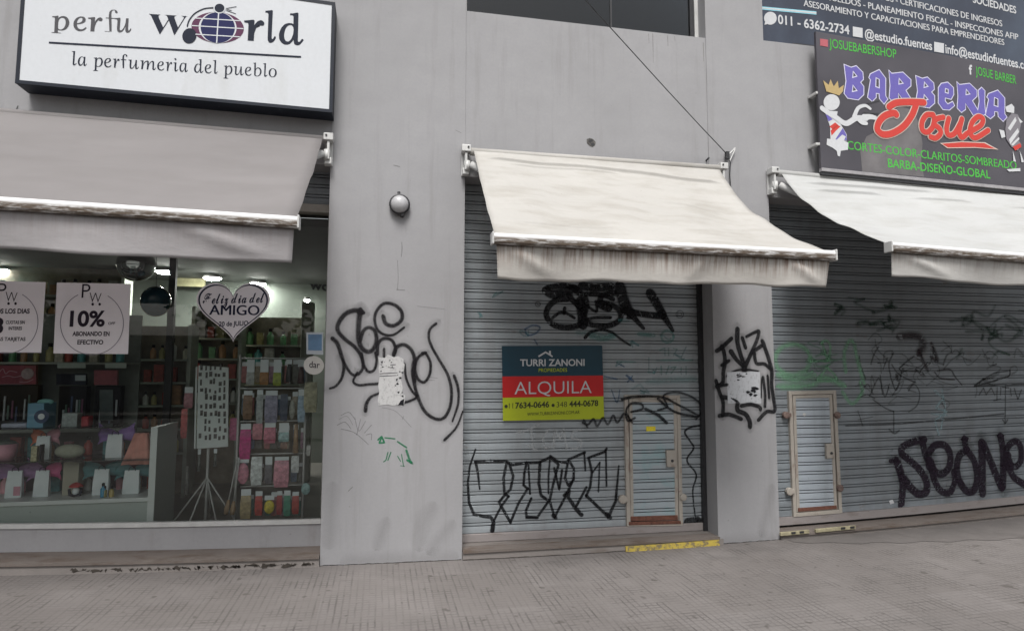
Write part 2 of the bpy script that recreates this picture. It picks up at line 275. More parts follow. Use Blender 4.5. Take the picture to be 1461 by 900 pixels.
# ------------------------------------------------------------------ lettering
GLYPHS = {'F': [[104,77,95,78,87,81,81,85,76,91,74,99,73,107,75,119,80,131,88,143,99,155,113,165,130,175,148,182,165,186,183,188,188,188,193,187,199,186,205,185,212,183,219,182,227,180,233,178,239,177,244,176,248,176,251,176,255,176,258,176,261,176,264,177,266,178,269,179,273,181,275,182,276,181,277,180,277,179,276,177,275,175,273,173,270,170,267,168,264,165,260,162,255,160,251,158,246,156,242,155,238,155,228,156,215,159,200,165,191,168,184,170,177,172,171,173,165,174,160,174,151,174,142,172,133,168,124,163,115,158,107,152,100,145,94,137,89,130,85,122,82,114,82,107,82,102,84,97,86,93,89,90,93,88,97,88,101,88,106,90,111,93,116,96,121,101,125,106,129,112,133,119,136,126,138,134,140,141,140,149,140,153,140,158,140,160,142,161,146,161,148,160,151,158,153,154,156,149,157,143,158,135,157,125,154,115,150,106,145,98,139,91,131,85,123,81,114,78],[82,-2,66,-1,52,2,41,7,33,14,29,23,27,32,28,39,31,46,35,51,41,55,47,58,55,59,61,58,67,57,71,54,75,51,76,47,77,42,76,38,74,34,71,32,67,30,62,29,57,28,52,26,50,24,49,20,50,17,52,14,57,11,63,8,71,7,81,6,94,8,106,13,117,22,128,35,138,50,147,70,134,67,120,61,106,52,104,50,102,49,101,49,99,49,98,50,97,51,99,55,105,59,114,65,120,68,125,71,131,73,138,76,144,78,150,79,154,89,159,99,164,108,170,117,176,125,183,132,189,139,194,144,200,149,205,152,208,154,211,155,214,154,215,153,216,151,213,148,211,143,208,137,206,130,203,122,201,113,199,104,197,95,196,85,208,86,212,95,215,102,219,108,223,112,227,114,232,115,238,114,242,111,243,106,242,101,239,96,235,91,230,86,224,82,217,80,216,73,216,70,216,68,215,65,212,52,190,47,192,53,195,58,197,63,199,68,202,73,204,78,199,78,195,78,193,77,183,53,170,33,153,18,133,7,109,0],[218,87,222,89,226,92,229,95,232,99,234,102,234,105,234,107,233,107,231,108,228,107,225,105,223,101,221,97,219,92]],'ë': [[45,-2,34,-1,25,2,16,7,10,14,6,21,5,30,6,37,8,44,12,51,18,58,24,65,32,71,39,77,48,82,56,87,65,90,73,92,81,92,88,92,94,90,100,87,104,83,107,78,107,72,106,66,104,60,99,55,93,49,85,45,76,40,66,37,55,33,44,31,40,24,39,18,38,13,39,10,42,8,47,7,56,8,65,10,74,13,83,18,92,25,102,34,107,28,97,19,87,11,76,5,65,1,55,-1],[47,38,53,40,59,42,66,45,71,49,76,53,81,58,84,64,86,69,87,74,86,79,84,82,81,83,78,82,75,80,71,77,67,73,63,67,58,61,54,54,50,46]],'ł': [[91,28,81,19,73,11,66,5,58,1,51,-1,42,-2,36,-1,30,0,25,4,21,8,18,13,18,20,19,29,23,40,30,53,35,63,30,58,25,54,22,51,16,56,23,62,30,69,36,76,43,83,48,90,53,98,98,172,135,176,70,59,64,47,58,37,54,29,51,23,49,18,49,15,49,12,50,10,53,9,55,10,59,12,64,15,69,19,77,26,85,34]],'ï': [[82,109,78,109,74,110,71,112,69,115,67,118,67,122,68,126,69,130,73,134,77,136,81,138,86,138,90,138,93,137,96,135,99,132,100,129,101,125,100,121,98,117,95,114,91,111,87,109],[87,28,81,21,75,16,70,12,65,8,61,5,58,3,51,0,45,-2,38,-2,26,0,18,7,16,18,16,23,18,28,21,35,25,44,31,54,38,66,30,59,28,56,25,53,22,51,16,57,18,58,21,61,24,64,28,68,32,72,36,77,41,81,44,86,48,90,90,92,59,37,53,25,48,16,47,12,47,11,48,10,49,9,51,10,55,12,60,15,66,19,73,26,81,34]],'ž': [[2,-90,-5,-90,-10,-88,-15,-85,-17,-81,-19,-76,-20,-71,-18,-60,-11,-49,0,-37,8,-30,17,-23,27,-17,38,-10,51,-4,66,3,67,5,67,8,68,10,67,14,66,17,63,20,55,13,46,9,35,8,27,9,21,11,20,15,21,19,23,22,27,25,33,26,41,28,49,28,52,28,55,28,57,28,61,27,74,44,71,44,68,43,64,43,52,45,45,51,43,60,43,63,44,66,46,70,46,70,45,71,45,71,44,70,42,69,41,68,38,65,36,63,33,60,30,57,28,54,25,51,19,57,21,60,24,64,28,68,32,72,36,76,41,80,45,83,49,86,54,89,58,91,61,92,65,92,68,92,72,91,75,89,77,86,79,82,80,78,79,73,76,68,73,64,69,59,66,56,66,54,66,53,67,52,69,52,71,52,73,52,75,52,80,53,92,72,99,81,100,84,102,86,103,88,105,89,106,90,108,91,111,92,113,92,115,92,118,92,120,89,121,86,121,83,120,80,119,77,115,73,108,67,99,58,93,53,88,48,83,42,78,37,74,31,69,26,71,25,73,24,75,23,80,20,82,18,85,16,87,13,90,16,94,19,98,22,102,26,105,29,109,34,114,28,111,24,108,21,104,17,100,13,95,10,90,7,91,3,92,-2,92,-6,92,-14,89,-22,85,-31,80,-40,73,-48,66,-56,57,-64,49,-71,40,-77,26,-85,14,-89],[-1,-82,7,-80,15,-73,25,-63,31,-56,37,-48,43,-40,49,-30,56,-19,62,-7,51,-12,41,-18,32,-23,23,-29,16,-34,9,-40,-2,-52,-8,-62,-10,-71,-10,-74,-9,-76,-8,-78,-6,-80,-4,-81]],'đ': [[39,-2,30,-1,23,2,16,6,11,11,8,19,7,27,8,35,10,43,15,51,20,58,26,65,34,72,42,77,50,82,59,87,68,90,76,92,85,92,96,91,103,87,108,80,158,173,196,176,121,41,110,22,108,18,107,15,107,13,107,11,109,10,111,9,118,12,128,20,143,34,149,28,140,19,131,12,124,6,116,2,109,-1,102,-2,95,-1,89,1,84,4,81,8,78,12,78,17,78,19,65,8,52,1],[47,6,51,7,55,9,60,12,65,16,71,22,76,28,81,34,86,41,91,49,96,59,100,68,101,75,100,80,97,83,93,84,89,84,85,82,81,79,76,75,72,71,67,65,63,60,59,55,55,49,51,44,48,39,45,35,41,27,39,20,38,14,39,10,42,7]],'ä': [[94,-2,89,-2,84,0,80,3,77,7,75,12,75,18,63,7,50,0,37,-2,29,-1,22,1,16,6,11,11,8,18,7,26,8,33,10,41,14,49,19,57,25,64,32,71,40,77,49,82,57,86,66,90,75,92,84,92,94,91,101,87,105,79,110,91,144,92,116,35,110,22,109,20,108,18,108,17,108,15,109,14,110,14,112,14,115,15,118,17,121,19,125,22,129,25,132,28,136,31,139,34,145,28,135,19,126,11,117,6,109,1,101,-1],[44,5,50,7,57,11,65,18,73,27,80,37,88,49,94,60,97,68,98,73,98,76,97,79,95,81,93,83,91,84,88,84,84,83,81,82,77,79,72,75,68,70,63,65,58,59,54,53,50,47,46,40,43,34,40,28,38,22,37,17,37,12,37,11,38,9,39,8,41,6,42,6]],'p': [[12,-67,12,-61,20,-60,26,-59,30,-56,33,-52,34,-46,34,-39,32,105,33,111,32,114,32,116,32,117,30,121,28,124,26,125,23,126,17,127,9,128,10,133,16,134,22,135,28,135,33,136,38,137,41,138,47,140,50,141,53,141,55,141,57,140,57,139,58,137,58,135,57,134,56,112,68,128,82,138,99,141,111,140,120,137,129,131,137,122,142,112,146,101,150,89,150,77,149,65,146,53,142,41,137,31,131,21,123,13,114,6,104,1,94,-2,82,-3,73,-3,65,-1,58,2,59,-13,60,-26,59,-36,60,-44,61,-49,60,-51,62,-54,65,-57,68,-59,73,-60,79,-61,87,-62,88,-67],[80,4,88,5,95,8,102,13,108,20,113,28,117,37,120,47,122,57,123,68,123,80,122,91,120,102,117,109,113,116,109,121,104,125,97,127,91,128,82,126,74,121,67,113,62,102,59,88,58,72,59,29,59,23,60,18,64,10,71,6]],'e': [[66,-3,54,-2,43,2,32,9,23,19,16,30,11,44,10,54,9,64,9,74,11,84,14,94,18,103,23,112,29,120,36,127,48,135,60,140,74,141,83,141,91,139,97,135,102,131,106,125,108,119,109,107,105,95,95,85,81,75,61,68,35,64,36,60,36,56,37,53,37,49,38,47,38,44,46,26,59,15,75,11,90,14,102,22,115,36,120,32,114,21,106,12,98,5,88,1,78,-2],[35,71,52,74,66,81,76,89,83,99,85,109,84,121,81,128,76,132,69,133,64,132,58,130,53,125,48,119,43,112,39,103,37,93,35,82]],'r': [[32,0,33,93,33,103,32,111,32,116,30,120,28,123,25,125,21,126,16,126,10,127,9,133,16,134,21,135,27,136,33,137,37,138,40,139,46,140,51,141,53,141,55,141,56,140,57,137,56,80,68,114,81,134,93,141,96,141,100,140,103,137,106,134,109,131,110,126,110,121,110,117,108,113,106,110,103,108,98,107,95,108,91,109,88,111,85,113,84,116,82,120,67,89,58,49,56,0]],'f': [[32,0,27,0,23,0,18,0,14,0,11,0,9,0,11,0,16,0,23,0,26,0,29,0,30,0,29,0,30,0,32,0,33,0,39,0,43,0,44,0,45,0,46,0,45,0,34,126,9,126,9,136,33,136,32,152,33,171,35,188,41,201,50,210,60,216,73,218,81,217,88,215,95,211,100,207,103,202,106,196,106,188,103,184,96,182,88,184,84,188,81,194,81,197,81,200,80,201,81,202,81,203,80,205,79,206,78,208,75,209,73,209,71,209,61,205,57,192,56,171,58,136,93,136,94,126,59,126,63,67,64,43,65,22,65,3,64,0,63,0,61,0,55,0,45,0]],'u': [[59,-4,54,-3,48,-1,45,2,41,6,37,11,36,17,35,21,34,25,33,31,33,37,32,44,32,52,34,102,33,105,33,108,32,110,33,113,32,116,31,119,29,122,27,125,25,126,21,128,16,128,10,128,9,134,28,137,33,137,37,138,41,139,47,140,51,141,53,141,55,141,57,140,58,139,58,136,59,132,57,48,57,42,57,37,57,33,57,29,58,26,58,24,60,19,64,15,69,14,75,15,81,19,87,24,93,32,98,41,103,51,108,63,112,76,115,91,117,106,118,122,118,138,141,138,141,41,142,32,142,26,143,21,145,17,147,15,150,14,157,17,162,25,169,38,174,33,165,13,153,1,138,-4,130,-2,123,3,119,12,118,19,117,27,117,36,118,68,109,46,101,28,91,14,81,4,71,-2]],'w': [[69,-4,45,78,42,88,39,97,36,105,33,111,31,116,29,120,23,125,18,128,11,129,9,129,9,134,14,135,18,136,23,137,26,137,30,138,33,139,35,140,37,141,39,141,44,142,49,134,58,113,68,77,79,41,115,142,120,142,161,32,175,57,181,68,186,78,190,87,192,95,192,102,191,107,189,110,187,112,183,116,179,120,176,124,174,128,173,132,174,135,175,138,176,140,179,141,183,141,187,141,191,139,194,136,198,132,200,128,202,122,203,104,196,81,184,52,154,-4,150,-4,111,99,74,-4]],'o': [[73,-4,59,-2,46,2,35,10,24,20,17,32,11,46,9,57,9,68,10,80,13,91,17,101,22,111,30,119,38,127,46,133,56,138,67,140,77,141,92,140,106,135,118,128,128,118,136,106,141,92,142,82,143,72,143,62,140,52,137,42,132,33,127,24,121,17,114,10,102,3,88,-2],[74,5,83,6,89,9,96,14,101,21,106,29,109,38,112,48,114,59,115,69,115,80,114,91,112,101,104,119,92,130,77,134,68,132,60,127,52,120,46,109,41,97,38,82,37,66,37,52,40,37,44,28,48,20,54,13,60,9,67,6]],'l': [[54,-3,50,-3,45,-2,41,1,39,4,37,7,34,12,34,15,34,19,33,24,33,30,33,37,33,44,33,184,33,187,32,190,32,193,31,197,27,201,25,203,22,204,16,205,9,205,9,210,27,213,33,214,37,214,41,215,47,216,51,217,53,218,55,217,56,216,58,215,58,208,56,38,56,31,57,26,58,22,60,18,61,16,65,15,71,18,77,25,84,37,89,32,84,21,78,12,72,5,65,1,59,-2]],'d': [[52,-4,43,-3,35,1,27,6,21,13,15,22,11,33,10,43,9,53,9,64,11,75,14,86,18,97,22,107,29,116,35,125,40,130,46,134,52,137,59,139,65,141,72,141,83,140,91,137,97,131,96,186,96,190,95,195,94,198,92,200,90,201,87,202,82,203,78,203,74,203,74,209,86,210,95,212,104,214,109,216,114,217,116,218,119,217,120,216,120,215,121,212,121,209,122,36,122,27,123,24,123,22,123,20,125,16,129,14,133,14,138,16,144,23,152,36,158,32,152,21,146,12,140,5,135,0,129,-3,122,-4,113,-2,106,3,103,12,102,21,100,34,101,50,95,33,88,20,81,10,73,2,64,-2],[62,12,67,13,71,15,76,19,81,25,84,31,88,38,91,46,93,55,96,64,98,73,98,82,99,91,99,100,98,108,97,116,95,121,92,126,88,129,85,132,81,134,77,134,67,133,59,128,51,120,45,109,40,95,37,80,35,63,35,48,38,35,40,28,43,23,47,18,51,15,56,13]],'a': [[47,-4,40,-3,33,0,26,5,21,11,17,19,13,29,10,45,9,62,11,78,15,94,21,109,31,122,42,133,54,139,68,141,79,140,88,134,94,125,94,138,117,138,116,40,116,32,116,25,117,20,119,17,120,16,123,16,128,18,134,25,140,36,145,32,134,12,124,0,112,-4,104,-2,99,3,96,10,95,19,95,33,94,53,88,35,81,21,74,10,66,3,57,-2],[57,15,61,15,65,18,70,21,74,26,77,32,81,39,84,46,87,54,90,63,91,72,93,81,93,90,93,99,92,107,91,115,86,125,79,131,71,134,61,132,53,127,47,119,42,108,37,94,36,78,35,70,35,62,35,54,36,47,37,40,39,33,43,23,48,17]],'m': [[220,-3,211,-1,205,4,200,14,199,20,199,27,199,35,199,98,199,104,198,110,197,114,195,119,191,122,187,123,181,122,176,119,171,115,166,109,161,102,156,94,152,84,147,73,145,61,142,52,141,42,140,32,138,22,138,11,138,0,114,0,117,91,117,100,116,108,115,115,113,119,109,122,104,123,101,122,97,120,93,117,88,113,83,109,77,103,73,96,69,88,66,80,62,73,61,65,60,57,58,49,56,40,56,31,54,0,30,0,33,95,33,100,33,105,33,109,33,112,32,115,31,118,31,121,28,124,25,126,21,127,16,128,10,128,9,134,22,135,32,136,41,138,49,141,53,141,55,141,56,140,57,138,58,135,58,132,56,79,74,114,95,134,116,141,127,139,134,133,139,124,140,114,141,100,141,82,158,115,178,134,198,141,209,139,216,133,221,123,222,120,223,117,223,113,223,109,223,104,223,99,223,29,223,26,224,22,225,19,228,16,231,16,234,16,237,18,240,21,241,23,242,26,244,29,246,32,247,35,249,39,254,34,245,13,234,1]],'i': [[44,176,40,176,35,178,32,180,27,184,26,187,24,191,24,195,23,199,26,202,28,205,32,206,35,207,40,206,43,205,48,202,50,199,54,195,55,191,56,187,55,183,54,180,50,178,48,176],[52,-4,44,-2,37,4,33,13,32,16,32,20,32,24,31,38,32,108,32,113,31,118,30,121,28,124,24,126,21,127,16,128,10,128,9,134,28,136,33,137,38,138,42,139,47,140,51,141,53,141,55,141,56,140,58,138,58,135,58,132,55,35,55,30,55,26,56,23,58,18,61,15,64,14,71,17,77,25,84,38,89,33,79,13,66,0]],'b': [[80,-4,67,-3,58,-1,49,3,43,7,37,11,35,16,35,18,34,20,34,23,32,180,32,184,32,187,31,189,30,195,29,198,27,200,25,202,23,203,19,203,14,203,10,203,9,209,16,209,21,210,26,211,31,212,35,213,39,214,45,216,49,217,53,218,55,217,56,216,56,215,57,112,68,128,82,138,98,141,111,140,122,136,132,129,140,120,147,110,152,97,154,85,155,73,153,61,150,50,146,39,140,29,132,20,124,12,114,5,103,0,91,-3],[82,4,94,6,103,10,112,18,119,28,124,39,127,53,129,68,129,81,126,94,122,104,118,112,113,118,105,123,98,126,90,127,82,125,74,121,67,113,63,103,59,90,58,74,57,30,58,25,58,21,59,17,63,10,71,6]],'W': [[55,-5,8,118,6,122,4,125,3,127,1,129,-2,130,-5,131,-5,139,62,139,62,131,58,131,55,130,53,129,52,128,51,126,51,123,52,119,53,113,74,57,94,105,90,119,88,123,86,127,85,129,83,130,79,131,75,132,75,139,144,139,144,131,137,130,133,127,132,123,132,120,133,117,150,63,171,114,172,118,173,120,173,123,172,126,171,128,170,129,167,130,164,131,159,132,159,139,199,139,199,132,195,131,192,130,190,127,188,124,186,120,184,115,136,-5,129,-5,100,88,62,-5]]}
def _font_mesh(s, bold=0., shear=0.):
    cu = bpy.data.curves.new('tmp', 'FONT'); cu.body = s; cu.offset = bold; cu.shear = shear; cu.resolution_u = 4; cu.fill_mode = 'FRONT'
    return _to2d(cu)
def _to2d(cu):
    o = bpy.data.objects.new('tmp', cu); COL.objects.link(o)
    dg = bpy.context.evaluated_depsgraph_get(); ev = o.evaluated_get(dg); me = ev.to_mesh()
    V = [(v.co.x, v.co.y) for v in me.vertices]; Fs = [tuple(p.vertices) for p in me.polygons]
    ev.to_mesh_clear(); bpy.data.objects.remove(o); bpy.data.curves.remove(cu)
    return V, Fs
def _glyph_mesh(s, offset=0., tracking=0., space=.26):
    cu = bpy.data.curves.new('tmp', 'CURVE'); cu.dimensions = '2D'; cu.fill_mode = 'FRONT'; cu.offset = offset
    x = 0
    for ch in s:
        if ch == ' ': x += space; continue
        adv = 0
        for c in GLYPHS[ch]:
            sp = cu.splines.new('POLY'); sp.points.add(len(c)//2-1); sp.use_cyclic_u = True
            for i in range(len(c)//2):
                px_, py_ = c[2*i]/300, c[2*i+1]/300; adv = max(adv, px_); sp.points[i].co = (x+px_, py_, 0, 1)
        x += adv+.03+tracking
    return _to2d(cu)
_capv, _ = _font_mesh('H'); CAP = max(v[1] for v in _capv)-min(v[1] for v in _capv)
def put_text(s, p0, p1, hpx, Y, mat, parent, name='lettering', bold=0., glyphs=False, offset=0., cap=.68, squash=None, shear=0., label=None):
    """lettering set along the baseline between two photograph pixels, laid on the plane y = Y"""
    fake = 0
    if not glyphs and bold > 0 and any(c in s for c in 'MW'): fake, bold = bold, 0.
    V, Fs = _glyph_mesh(s, offset) if glyphs else _font_mesh(s, bold, shear)
    if fake:
        n0 = len(V); V = [(x-fake*.8, y) for x, y in V]+[(x+fake*.8, y) for x, y in V]; Fs = Fs+[tuple(i+n0 for i in f) for f in Fs]
    if not V: return
    A, B = at(*p0, Y), at(*p1, Y); T = at(p0[0], p0[1]-hpx, Y)
    x0 = min(v[0] for v in V); x1 = max(v[0] for v in V); sy = (T.z-A.z)/(cap if glyphs else CAP)
    mb = MB(); vs_ = []
    for x, y in V:
        if squash and y < 0: y *= squash
        t = (x-x0)/(x1-x0); vs_.append((A.x+(B.x-A.x)*t, Y-(.0002 if fake and len(vs_) >= n0 else 0), A.z+(B.z-A.z)*t+y*sy))
    # faces must look towards -Y
    fs = []
    for f in Fs:
        a = sum(vs_[f[i]][0]*vs_[f[(i+1) % len(f)]][2]-vs_[f[(i+1) % len(f)]][0]*vs_[f[i]][2] for i in range(len(f)))
        fs.append(f if a > 0 else f[::-1])
    mb.add(vs_, fs); o = mb.build(name, mat, parent)
    if label: o['label'] = label
    return o
# ------------------------------------------------------------------ shared materials
M = {}
M['wall'] = dirty('grey_wall_paint', (.305,.303,.312,1), (.165,.158,.152,1), (5,5,.35), 1.6, .54, .8, .45, .09, .85, .05, 45)
M['reveal'] = dirty('grey_reveal_paint', (.27,.262,.27,1), (.15,.14,.135,1), (5,5,.4), 1.6, .55, .8, .5, .1, .85, .05, 45)
M['concrete'] = dirty('worn_concrete', (.20,.18,.168,1), (.09,.062,.045,1), (1.2,4,6), 2.2, .5, .72, .7, .25, .9, .35, 70)
M['concrete_pale'] = dirty('pale_concrete', (.235,.213,.20,1), (.10,.07,.05,1), (1.5,4,8), 2.0, .55, .75, .65, .2, .9, .3, 70)
M['white_metal'] = plain('white_painted_metal', (.52,.52,.51,1), .4, .12, 9)
M['dark_metal'] = plain('dark_metal', (.025,.025,.028,1), .5, .3, 20)
M['black_void'] = plain('dark_interior', (.02,.02,.022,1), .9, .2, 4)
M['cream_rust'] = dirty('cream_paint_with_rust', (.40,.365,.32,1), (.13,.055,.03,1), (3,3,1.2), 4.5, .55, .74, .75, .15, .6, .15, 50)
M['rust'] = plain('rusty_red_iron', (.15,.06,.04,1), .8, .5, 30, bump=.3)
M['rail'] = dirty('pinkish_shutter_rail', (.29,.262,.255,1), (.12,.085,.07,1), (2,3,5), 3, .55, .78, .6, .15, .7, .1, 50)
M['yellow'] = dirty('worn_yellow_paint', (.50,.38,.07,1), (.15,.125,.095,1), (3,3,3), 7, .48, .58, .85, .15, .8, .25, 60)
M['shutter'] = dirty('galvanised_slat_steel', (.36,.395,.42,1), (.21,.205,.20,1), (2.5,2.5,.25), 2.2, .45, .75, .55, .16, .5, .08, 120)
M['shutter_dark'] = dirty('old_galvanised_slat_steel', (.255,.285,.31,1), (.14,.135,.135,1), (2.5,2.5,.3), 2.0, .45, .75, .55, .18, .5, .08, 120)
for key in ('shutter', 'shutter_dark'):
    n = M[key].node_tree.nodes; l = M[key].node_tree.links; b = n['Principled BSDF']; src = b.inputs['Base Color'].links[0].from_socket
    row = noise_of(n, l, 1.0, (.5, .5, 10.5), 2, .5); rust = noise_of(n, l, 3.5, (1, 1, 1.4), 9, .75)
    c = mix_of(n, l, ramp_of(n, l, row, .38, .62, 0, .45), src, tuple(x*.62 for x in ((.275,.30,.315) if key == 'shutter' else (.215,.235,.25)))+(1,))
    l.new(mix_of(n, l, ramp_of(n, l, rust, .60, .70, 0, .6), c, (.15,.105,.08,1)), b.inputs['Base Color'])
M['pane'] = pane_mat('shop_glass', (.94,.985,.96,1), 1.6)
M['upper_pane'] = pane_mat('upper_window_glass', (.30,.33,.36,1), 1.55)

# ------------------------------------------------------------------ ground
def pave_mat():
    m, n, l, b = nm('ribbed_pavement_tiles')
    tc = n.new('ShaderNodeTexCoord'); sx = n.new('ShaderNodeSeparateXYZ'); l.new(tc.outputs['Object'], sx.inputs[0])
    def math_(op, a, v=None, w=None):
        k = n.new('ShaderNodeMath'); k.operation = op
        for i, q in enumerate((a, v, w)):
            if q is None: continue
            if isinstance(q, (int, float)): k.inputs[i].default_value = q
            else: l.new(q, k.inputs[i])
        return k.outputs[0]
    wob = noise_of(n, l, 1.3, (1, 1, 1), 3)
    xx = math_('ADD', sx.outputs[0], math_('MULTIPLY', wob, .02))
    def grooves(c, pitch, width):
        t = math_('FRACT', math_('DIVIDE', c, pitch)); d = math_('ABSOLUTE', math_('SUBTRACT', t, .5))
        return ramp_of(n, l, d, .5-width*1.3, .5-width*.5, 0, 1)
    g1 = grooves(xx, .0465, .15); g2 = grooves(sx.outputs[1], .40, .018)
    broken = ramp_of(n, l, noise_of(n, l, 3.2, (3, .8, 1), 7, .72), .38, .62, .05, 1.)
    brk2 = ramp_of(n, l, noise_of(n, l, 5, (1, 2.5, 1), 6, .75), .38, .60, 0, .85)
    g3 = grooves(sx.outputs[1], .0465, .14)
    cb2 = n.new('ShaderNodeCombineXYZ'); l.new(math_('FLOOR', math_('DIVIDE', sx.outputs[0], .186)), cb2.inputs[0]); l.new(math_('FLOOR', math_('DIVIDE', sx.outputs[1], .186)), cb2.inputs[1])
    wt = n.new('ShaderNodeTexWhiteNoise'); l.new(cb2.outputs[0], wt.inputs[0]); tile_ = ramp_of(n, l, wt.outputs[0], 0, 1, .35, 1.)
    broken = math_('MULTIPLY', broken, tile_); brk2 = math_('MULTIPLY', brk2, tile_)
    g = math_('MAXIMUM', math_('MULTIPLY', g1, broken), math_('MAXIMUM', math_('MULTIPLY', g3, brk2), math_('MULTIPLY', math_('MULTIPLY', g2, broken), .3)))
    comb = n.new('ShaderNodeCombineXYZ')
    l.new(math_('FLOOR', math_('DIVIDE', sx.outputs[0], .4)), comb.inputs[0]); l.new(math_('FLOOR', math_('DIVIDE', sx.outputs[1], .4)), comb.inputs[1])
    wnz = n.new('ShaderNodeTexWhiteNoise'); l.new(comb.outputs[0], wnz.inputs[0])
    big = noise_of(n, l, .55, (1, 1, 1), 7, .6); fine = noise_of(n, l, 55, (1, 1, 1), 5, .7)
    base = mix_of(n, l, ramp_of(n, l, big, .36, .64), (.138,.126,.121,1), (.200,.185,.178,1))
    base = mix_of(n, l, ramp_of(n, l, wnz.outputs[0], 0, 1, 0, .5), base, (.125,.113,.106,1))
    base = mix_of(n, l, ramp_of(n, l, fine, .4, .75, 0, .4), base, (.15,.13,.12,1))
    spots = noise_of(n, l, 9, (1, 1, 1), 2, .5)
    base = mix_of(n, l, ramp_of(n, l, spots, .67, .72, 0, .7), base, (.075,.066,.06,1))
    stain = noise_of(n, l, .9, (1, 1.6, 1), 8, .7)
    base = mix_of(n, l, ramp_of(n, l, stain, .54, .70, 0, .5), base, (.10,.092,.088,1))
    l.new(mix_of(n, l, ramp_of(n, l, g, 0, 1, 0, .68), base, (.045,.04,.037,1)), b.inputs['Base Color'])
    b.inputs['Roughness'].default_value = .85
    h = math_('SUBTRACT', math_('MULTIPLY', fine, .25), g)
    bump_of(n, l, h, b, .5, .006); return m
M['pave'] = pave_mat()
M['asphalt'] = plain('concrete_roadway', (.13,.125,.12,1), .9, .2, 6, bump=.3)
def gsag(x): return min(sag(x), .16)
def ground_sheet(name, x0, x1, y0, y1, nx, mat, dz=0, kind='structure', follow=True):
    mb = MB(); xs = [x0+(x1-x0)*i/nx for i in range(nx+1)]
    vs_ = []
    for x in xs:
        for y in (y0, y1): vs_.append((x, y, (gsag(x) if follow else 0)+dz))
    mb.add(vs_, [(2*i, 2*i+2, 2*i+3, 2*i+1) for i in range(nx)])
    o = mb.build(name, mat, None, loc=(0, 0, 0)); o['kind'] = kind; return o
ground_sheet('sidewalk', -14, 16, -9.0, .02, 90, M['pave'])  # unseen near side widened to bounce light up under the awnings
kb = MB(); kb.box(-14, 16, -9.15, -9.002, -.3, .10); o = kb.build('kerb', M['concrete'], None, loc=(0, 0, 0)); o['kind'] = 'structure'
ground_sheet('road', -160, 160, -160, 160, 1, M['asphalt'], -.2, follow=False)
M['apron'] = dirty('smooth_grey_cement', (.135,.123,.117,1), (.09,.082,.077,1), (2,2,2), 1.6, .5, .7, .6, .2, .9, .2, 60)
# smooth cement strip along the right-hand shop
mb = MB(); N = 40; vs_ = []
for i in range(N+1):
    x = 3.95+4.6*i/N; w = .10+.55*min(1, max(0, (x-4.0)/2.2))**.7+.03*math.sin(i*1.7)
    for y in (-w-.02, -.03): vs_.append((x, y, gsag(x)+.004))
mb.add(vs_, [(2*i, 2*i+2, 2*i+3, 2*i+1) for i in range(N)])
o = mb.build('pavement_strip', M['apron'], None, loc=(0, 0, 0)); o['kind'] = 'structure'

# ------------------------------------------------------------------ the building
bld = thing('commercial_building', 'grey painted shopfront building with three awninged bays and graffiti on its columns', 'building', (1.5, 0, 0))
ZT = 8.2
w = MB()
for x0, x1 in ((-7.0, -6.2), (-.482, .733), (3.22, 3.882), (7.7, 8.6)): w.box(x0, x1, 0, .55, -.3, ZT)
w.box(-6.2, -.482, .006, .55, 3.50, ZT)
w.box(.733, 3.22, .006, .55, 3.47, 5.088); w.box(.733, 3.22, .006, .55, 6.9, ZT)
w.box(3.882, 7.7, .006, .55, 3.45, 5.135); w.box(3.882, 7.7, .006, .55, 6.9, ZT)
wall = w.build('wall', M['wall'], bld, bev=.002)
r_ = MB(); r_.box(-7, 8.6, .56, 9, 7.9, 8.2); r_.build('roof', M['concrete'], bld)
# upper window over the middle bay
uw = MB(); uw.beam((.745, 5.1), (.745, 6.9), .022, .15, .20); uw.beam((3.2, 5.1), (3.2, 6.9), .04, .15, .20)
uw.box(.757, 3.18, .15, .20, 5.088, 5.106)
win = uw.build('upper_window', M['white_metal'], bld)
g = MB(); g.box(.757, 3.175, .172, .178, 5.106, 6.9); g.build('pane', M['upper_pane'], win)
g = MB(); g.box(3.13, 3.175, .155, .17, 5.108, 6.9); g.box(2.245, 2.262, .165, .172, 5.108, 6.9); g.build('frame', M['dark_metal'], win)
mb = MB(); mb.box(.6, 3.4, .9, .95, 4.9, 7.2); mb.build('reflection_backing', plain('grey_sky_reflection', (.17,.18,.20,1), .8, .25, 3), win)  # added plane behind the glass, its grey stands for reflected sky
# drip stains under the sill at the right
st = MB()
for x_, y0_, y1_, ww in ((931, 47, 90, 1.6), (952, 50, 66, 2), (962, 51, 60, 1.4), (1003, 60, 88, 2.2), (925, 47, 62, 1.2)):
    ribbon(st, px_poly([(x_, y0_+2), (x_+.5, (y0_+y1_)/2), (x_+.8, y1_)], .006), (ww*.0066, ww*.003), lambda x, z: .0035, .02)
st.build('drip_stain', spray('drip_stain_paint', (.16,.14,.12,1), .5, .8), bld)

